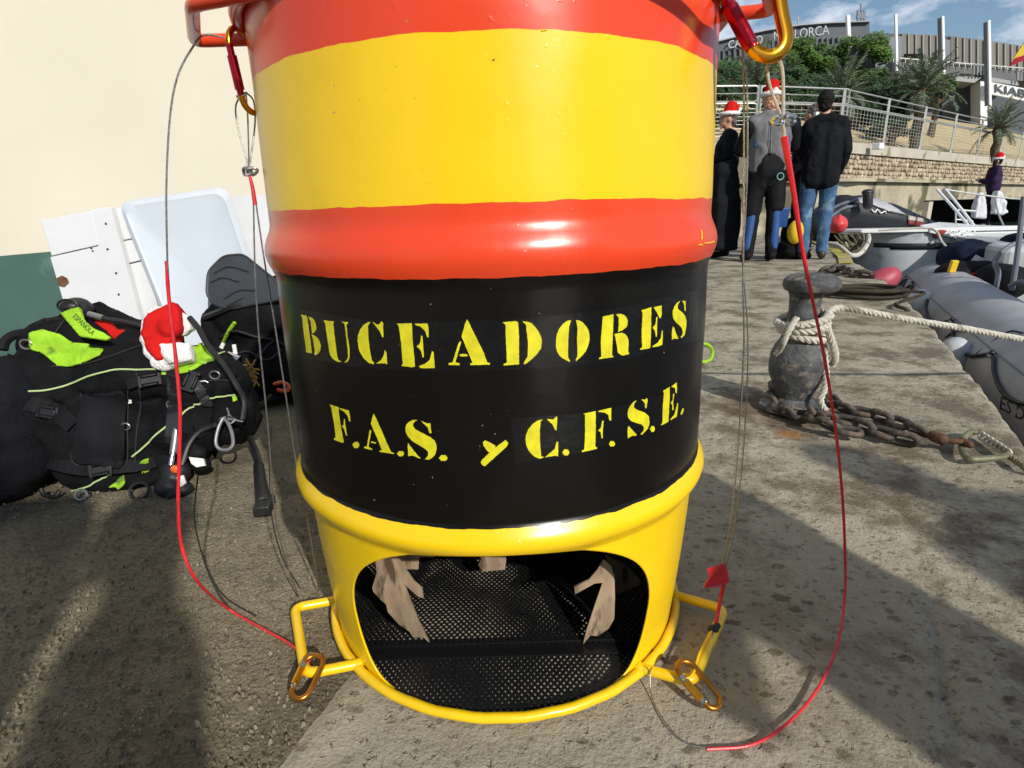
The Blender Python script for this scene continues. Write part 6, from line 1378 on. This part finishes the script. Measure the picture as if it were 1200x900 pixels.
FR = [frond_mesh(1.0, i, dr) for i, dr in enumerate((.25, .42, .6, .8))]
def palm(px, py, Y, L_, label, trunk, tr=.14, nf=26, seed=0, up=.5):
    c = A(px, py, Y); trunk = max(.5, c.z-bz(c)); t = thing('palm_tree', label, 'palm tree', (c.x, c.y, c.z-trunk), 'date palms along the bank'); rnd = random.Random(seed)
    b0 = Vector((c.x, c.y, c.z-trunk)); N_ = 14; P = [b0.lerp(c, i/N_)+Vector((.03*sin(i), 0, 0)) for i in range(N_+1)]
    obj('trunk', tube(P, lambda u: tr*(1.1-.25*u)*(1+.10*(int(u*N_) % 2)), 10), M_BARK, t)
    obj('crown_base', ell(c+Vector((0, 0, -.05)), (tr*1.6, tr*1.6, tr*1.9)), M_BARK, t)
    for i in range(nf):
        u = i/nf; el = radians(82-100*u**.9+rnd.uniform(-8, 8)); az = i*2.39996+rnd.uniform(-.2, .2)
        m_ = FR[min(3, int(u*4))]; o = bpy.data.objects.new('frond', m_); COL.objects.link(o); o.parent = t
        o.location = (0, 0, trunk); o.rotation_euler = (0, -el+radians(12), az); o.scale = (L_*rnd.uniform(.85, 1.08),)*3
palm(988, 112, 21, 1.35, 'feathery grey green palm in front of the round trees left of the jeans man’s head side'.replace('’', "'"), 1.8, .12, 30, 1)
palm(888, 105, 20, 1.5, 'broad palm whose fronds spread behind the wires and the santa hat', 1.7, .12, 28, 2)
palm(1081, 108, 20.5, 1.35, 'tall dark palm with a thick trunk below the building mast', 2.1, .15, 34, 3)
palm(1171, 152, 23, 1.15, 'small palm under the shop sign beside the woman on the deck', 1.35, .13, 24, 4)
palm(1052, 118, 27, 1.5, 'short palm in deep shade behind the fence under the building overhang', 1.3, .12, 18, 5)
for i_, lb in enumerate(('feathery pale palm standing just right of the dark haired man', 'broad palm spreading behind the wires and the grey wetsuit man')):
    [o for o in bpy.data.objects if o.name.startswith('palm_tree')][0 if i_ == 0 else 1]['label'] = lb
# ------------------------------------------------------------------ the shopping centre
bg_ = thing('building', 'large grey casino building with tall white masts, ribbed panels and a white shop sign', 'building', A(1020, 100, 60))
def poly_b(px, Y, depth, m, name, bev=0, Ys=None):
    P = [A(x, y, (Ys[i] if Ys else Y)) for i, (x, y) in enumerate(px)]; return obj(name, prism(P, Vector((depth*.35, depth, 0))), m, bg_, smooth=False)
poly_b([(780, 70), (842, 48), (870, 41), (900, 35), (940, 29), (975, 26.5), (1019, 25), (1019, 130), (780, 130)], 62, 14, M_BLDD, 'attic_wall')
poly_b([(905, 46), (960, 43), (1000, 41), (1030, 40), (1030, 135), (905, 135)], 60, 1.5, M_BLD, 'cladding_wall')
M_SIGNL = mat('sign letter grey', (.34, .36, .38), .5)
# lettering on the attic
def flat_text(txt, q0, q1, hpx, Y, m, name, th=.12, parent=bg_, bold=.01):
    fn = lambda x, y: A(q0[0]+(q1[0]-q0[0])*x+.0*y, q0[1]+(q1[1]-q0[1])*x-hpx*y, Y)
    sh_ = text_mesh(txt, fn, bold=bold); o = obj(name, sh_, m, parent, smooth=False, fix=False); s__ = o.modifiers.new('s', 'SOLIDIFY'); s__.thickness = th; return o
flat_text('CASINO', (853, 57), (894, 50), 9.5, 61.5, M_SIGNL, 'sign_letters')
flat_text('MALLORCA', (906, 48), (972, 40), 11.5, 61.3, M_SIGNL, 'sign_letters', bold=.0)
for i in range(28):
    x = 848+i*6.4
    if x < 1026: obj('cladding_rib', slab(A(x, 47+(1030-x)*.06 if x < 905 else 46-(x-905)*.045, 59.8 if x > 905 else 61.8), A(x, 130, 59.8 if x > 905 else 61.8), .12, .2), M_BLDD, bg_, smooth=False)
poly_b([(842, 47), (870, 40), (900, 34), (940, 28), (975, 25.5), (1020, 24), (1020, 25.2), (975, 26.8), (940, 29.4), (900, 35.4), (870, 41.5), (842, 48.5)], 61.6, .5, M_FASC, 'parapet')
poly_b([(960, 56), (986, 49), (986, 130), (960, 130)], 59.3, 1, M_BLDD, 'recess')
obj('rooftop_antenna', join(*[slab(A(x, 12, 63), A(x, 26, 63), .18, .18) for x in (1005.5, 1010, 1013)]+[slab(A(1004, 18, 63), A(1014, 18, 63), .15, .5), slab(A(1009, 4, 63), A(1009, 26, 63), .1, .1)]), M_GREYM, bg_, smooth=False)
obj('rooftop_antenna', join(slab(A(935, 18, 63), A(935, 30, 63), .1, .1), slab(A(932.5, 22, 63), A(938, 22, 63), .08, .08)), M_FASC, bg_, smooth=False)
# ribbed front
edge = [(1019, 39), (1060, 39.5), (1100, 41.5), (1120, 43), (1150, 46.5), (1180, 51), (1240, 60)]
low = [(1019, 85), (1060, 85), (1100, 88), (1120, 88), (1150, 90), (1180, 93), (1240, 99)]
poly_b(edge+low[::-1], 58, 8, M_BLDD, 'panel_backing')
def lerp_px(L_, x):
    for a, b in zip(L_, L_[1:]):
        if a[0] <= x <= b[0]: return a[1]+(b[1]-a[1])*(x-a[0])/(b[0]-a[0])
    return L_[-1][1]
pan = [x for x in [1057, 1065.5, 1074, 1082.5, 1090.5]+[1114+8*i for i in range(15)]]
for x in pan:
    y0 = lerp_px(edge, x); y1 = lerp_px(edge, x+7.4); Yp = 57.7
    obj('panel', prism([A(x, y0+.3, Yp), A(x+7.3, y1+.3, Yp), A(x+7.3, lerp_px(low, x+7), Yp), A(x, lerp_px(low, x), Yp)], (0, .25, 0)), M_PANEL, bg_, smooth=False)
    obj('fin', slab(A(x+7.6, y1-.4, Yp-.1), A(x+7.6, lerp_px(low, x+7), Yp-.1), .08, .08), M_FASC, bg_, smooth=False)
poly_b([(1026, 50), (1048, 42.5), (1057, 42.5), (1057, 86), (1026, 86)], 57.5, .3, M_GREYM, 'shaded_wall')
poly_b([(1060, 63), (1082, 63), (1082, 71), (1060, 71)], 57.3, .2, M_DARK, 'window')
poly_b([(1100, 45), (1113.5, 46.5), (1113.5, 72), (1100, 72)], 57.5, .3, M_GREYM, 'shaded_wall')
# terrace band, canopy, basement
poly_b([(1046, 70), (1100, 72), (1141, 76), (1141, 91), (1046, 86)], 54, 3, M_BLD, 'terrace_wall')
poly_b([(1158, 79), (1192, 83), (1192, 99), (1158, 92)], 54, 3, M_BLD, 'terrace_wall')
poly_b([(1105, 87), (1150, 91), (1142, 97), (1105, 93)], 53.5, 5, M_FASC, 'canopy')
poly_b([(1158, 90), (1194, 96), (1194, 100), (1158, 95)], 53.5, 5, M_FASC, 'canopy')
poly_b([(1104, 94), (1149, 99), (1149, 190), (1104, 190)], 56, 1, M_BLDD, 'basement_opening')
poly_b([(1149, 95), (1157, 96), (1157, 190), (1149, 190)], 53.6, 2, M_MAST, 'pillar')
poly_b([(700, 95), (1016, 90), (1105, 92), (1105, 190), (700, 190)], 56.2, 1, M_BLDD, 'basement_wall')
poly_b([(1157, 108), (1300, 124), (1300, 220), (1157, 200)], 56, 1, M_BLDD, 'basement_wall')
obj('railing', join(*[slab(A(1047+i*7, 67.5+i*.55, 53.8), A(1047+i*7, 73+i*.5, 53.8), .05, .05) for i in range(22)]+[slab(A(1047, 67.5, 53.8), A(1200, 80, 53.8), .08, .08)]), M_GALV, bg_, smooth=False)
obj('dark_balcony', join(*[slab(A(x, 76, 53.2), A(x, 88, 53.2), .1, .1) for x in (1141, 1145, 1149, 1153)]+[slab(A(1141, 76, 53.2), A(1155, 77, 53.2), .1, .1)]), M_GREYM, bg_, smooth=False)
obj('dark_balcony', join(*[slab(A(x, 83, 53.2), A(x, 94, 53.2), .1, .1) for x in (1192, 1196, 1200)]+[slab(A(1191, 83, 53.2), A(1201, 84, 53.2), .1, .1)]), M_GREYM, bg_, smooth=False)
for i, (x, y0, y1, w_, m_) in enumerate(((993.5, 18, 57, .24, M_MAST), (1049.5, 17, 83, .17, M_MAST), (1104.5, 19, 90, .17, M_MAST), (1158.5, 24, 128, .18, M_MAST))):
    a_, b_ = A(x, y0, 51), A(x+1.5, y1, 51); obj('mast', slab(a_, b_, w_, w_), m_, bg_, smooth=False)
    if i >= 2:
        obj('mast_lattice', slab(A(x-3.2, y0+2, 51.2), A(x-1.8, y1-4, 51.2), .26, .2), M_GREYM, bg_, smooth=False)
poly_b([(1158, 95.5), (1230, 109), (1230, 124), (1158, 109.5)], 53, .3, M_GELW, 'shop_sign')
flat_text('KIABI', (1165.5, 107.2), (1206, 115), 9.5, 52.9, mat('sign grey', (.06, .07, .08), .5), 'sign_letters', .05, bold=.012)
flat_text('ef', (1031, 94), (1042, 95), 6.5, 55.5, M_MAST, 'sign_letters', .05)
# flag at the frame edge
fg = thing('flag', 'red and yellow Spanish flag hanging from a pole at the right frame edge', 'flag', A(1205, 60, 6))
obj('red_stripe', prism([A(1183, 78, 6), A(1199, 71, 6), A(1215, 66, 6), A(1215, 60, 6), A(1190, 68, 6)], (0, .01, 0)), mat('flag red', (.35, .02, .04), .8), fg, smooth=False)
obj('yellow_stripe', prism([A(1186, 71, 6), A(1190, 67.8, 6), A(1215, 59.8, 6), A(1215, 38, 6), A(1203, 46, 6), A(1195, 58, 6)], (0, .01, 0)), mat('flag yellow', (.6, .42, .05), .8), fg, smooth=False)
obj('pole', tube([A(1216, -20, 6), A(1216, 300, 6)], .02, 8), M_GALV, fg)
o = blob('blue_hood', [ell(A(1203, 150, 5.5), (.06, .06, .07))], .01, M_NAVY, None, 2); bpy.data.objects.remove(o)
# ------------------------------------------------------------------ shadow casters
def caster(c, yend, H, lab, face, J={}, wdt=1.15):
    e = Vector((c-.532*yend, yend, 0)); p = e+SH*(H/math.tan(SUN_EL))
    figure('person', lab, p, H, face, J, (M_COAT, wdt, 1), (M_DENIM, 1.1), M_RUB, M_HAIR, vox=.02, skinvox=.015)
caster(-.20, 1.22, 1.66, 'photographer in a dark coat standing side on behind the camera', SUN_AZ+pi/2, dict(elL=(-.2, .02, 1.13), haL=(-.18, .08, .9), elR=(.2, .02, 1.13), haR=(.18, .08, .9)), .85)
caster(-.61, 1.50, 1.76, 'bystander in a dark coat behind the camera, nearest the green wall', SUN_AZ, dict(elL=(-.21, .02, 1.13), haL=(-.20, .08, .9), elR=(.20, .02, 1.13), haR=(.16, .08, .9)), 1.0)
caster(-1.12, 1.42, 1.7, 'bystander in a dark coat far left behind the camera', SUN_AZ)
caster(.90, 2.1, 1.80, 'bystander in a dark coat behind the camera, turned half sideways', SUN_AZ+radians(55))
caster(1.50, 1.38, 1.74, 'bystander in a dark coat behind the camera on the seaward side', SUN_AZ)
caster(2.02, 1.22, 1.68, 'bystander in a dark coat behind the camera, nearest the quay edge', SUN_AZ)

# loose grit on the old slab and along the drum side
rnd = random.Random(5); V = []; Fc = []
for i in range(2600):
    if i < 2600: px, py = rnd.uniform(-40, 470), rnd.uniform(560, 930)
    else: px, py = rnd.uniform(820, 1240), rnd.uniform(430, 930)
    p = G(px, py); jn = (ja.x-jb.x)*(p.y-jb.y)-(ja.y-jb.y)*(p.x-jb.x)
    if (p.xy-Vector((AX, AY))).length < .31 or p.x > edge_x(p.y)-.03 or (jn < 0 and rnd.random() < .93): continue
    r_ = .0011+.0026*rnd.random()**3; k0 = len(V); a0 = rnd.random()*6
    for q in range(5): a = a0+q*1.2566; V.append(p+Vector((r_*cos(a)*rnd.uniform(.7, 1.3), r_*sin(a)*rnd.uniform(.7, 1.3), -.002)))
    for q in range(5): a = a0+q*1.2566; V.append(p+Vector((r_*.6*cos(a), r_*.6*sin(a), r_*rnd.uniform(.6, 1))))
    for q in range(5): Fc.append((k0+q, k0+(q+1) % 5, k0+5+(q+1) % 5, k0+5+q))
    Fc.append(tuple(k0+5+q for q in range(5)))
o = obj('grit', (V, Fc), mat('grit', (.20, .17, .12), .9, var=.6, vscale=40)); o['kind'] = 'stuff'
# pieces that belong to a part rather than to the thing
SUB = [('carabiner', 'sleeve', 'gate'), ('carabiner', 'gate_pin', 'gate'), ('person', 'hat_trim', 'santa_hat'), ('person', 'zip_cord', 'wetsuit_top'), ('person', 'zip', 'wetsuit_top'), ('person', 'emblem', 'wetsuit_lower'), ('regulator', 'lettering', 'cover'),
       ('inflatable_boat', 'lettering', 'tube'), ('inflatable_boat', 'grab_patch', 'tube'), ('inflatable_boat', 'rubbing_strake', 'tube'), ('inflatable_boat', 'seam', 'tube'), ('inflatable_boat', 'console_panel', 'console'), ('wooden_door', 'nail', 'plank'), ('wooden_door', 'rust_stain', 'plank'), ('fin', 'rib', 'blade'), ('gear_bag', 'emblem', 'badge'),
       ('building', 'mast_lattice', 'mast'), ('boarding_platform', 'bracket', 'plank'), ('diving_vest', 'piping', 'body'), ('diving_vest', 'seam', 'body'), ('diving_vest', 'logo_curve', 'body'), ('outboard_motor', 'white_patch', 'cover'), ('second_stage', 'button', 'body')]
base = lambda n_: n_.split('.')[0]
for th, ch, pa in SUB:
    for t in [o for o in COL.objects if o.parent is None and o.get('category') and base(o.name) == th]:
        kids = list(t.children); ps_ = [o for o in kids if base(o.name) == pa]
        if not ps_: continue
        for o in kids:
            if base(o.name) == ch: o.parent = ps_[0]; o.matrix_parent_inverse = Matrix()
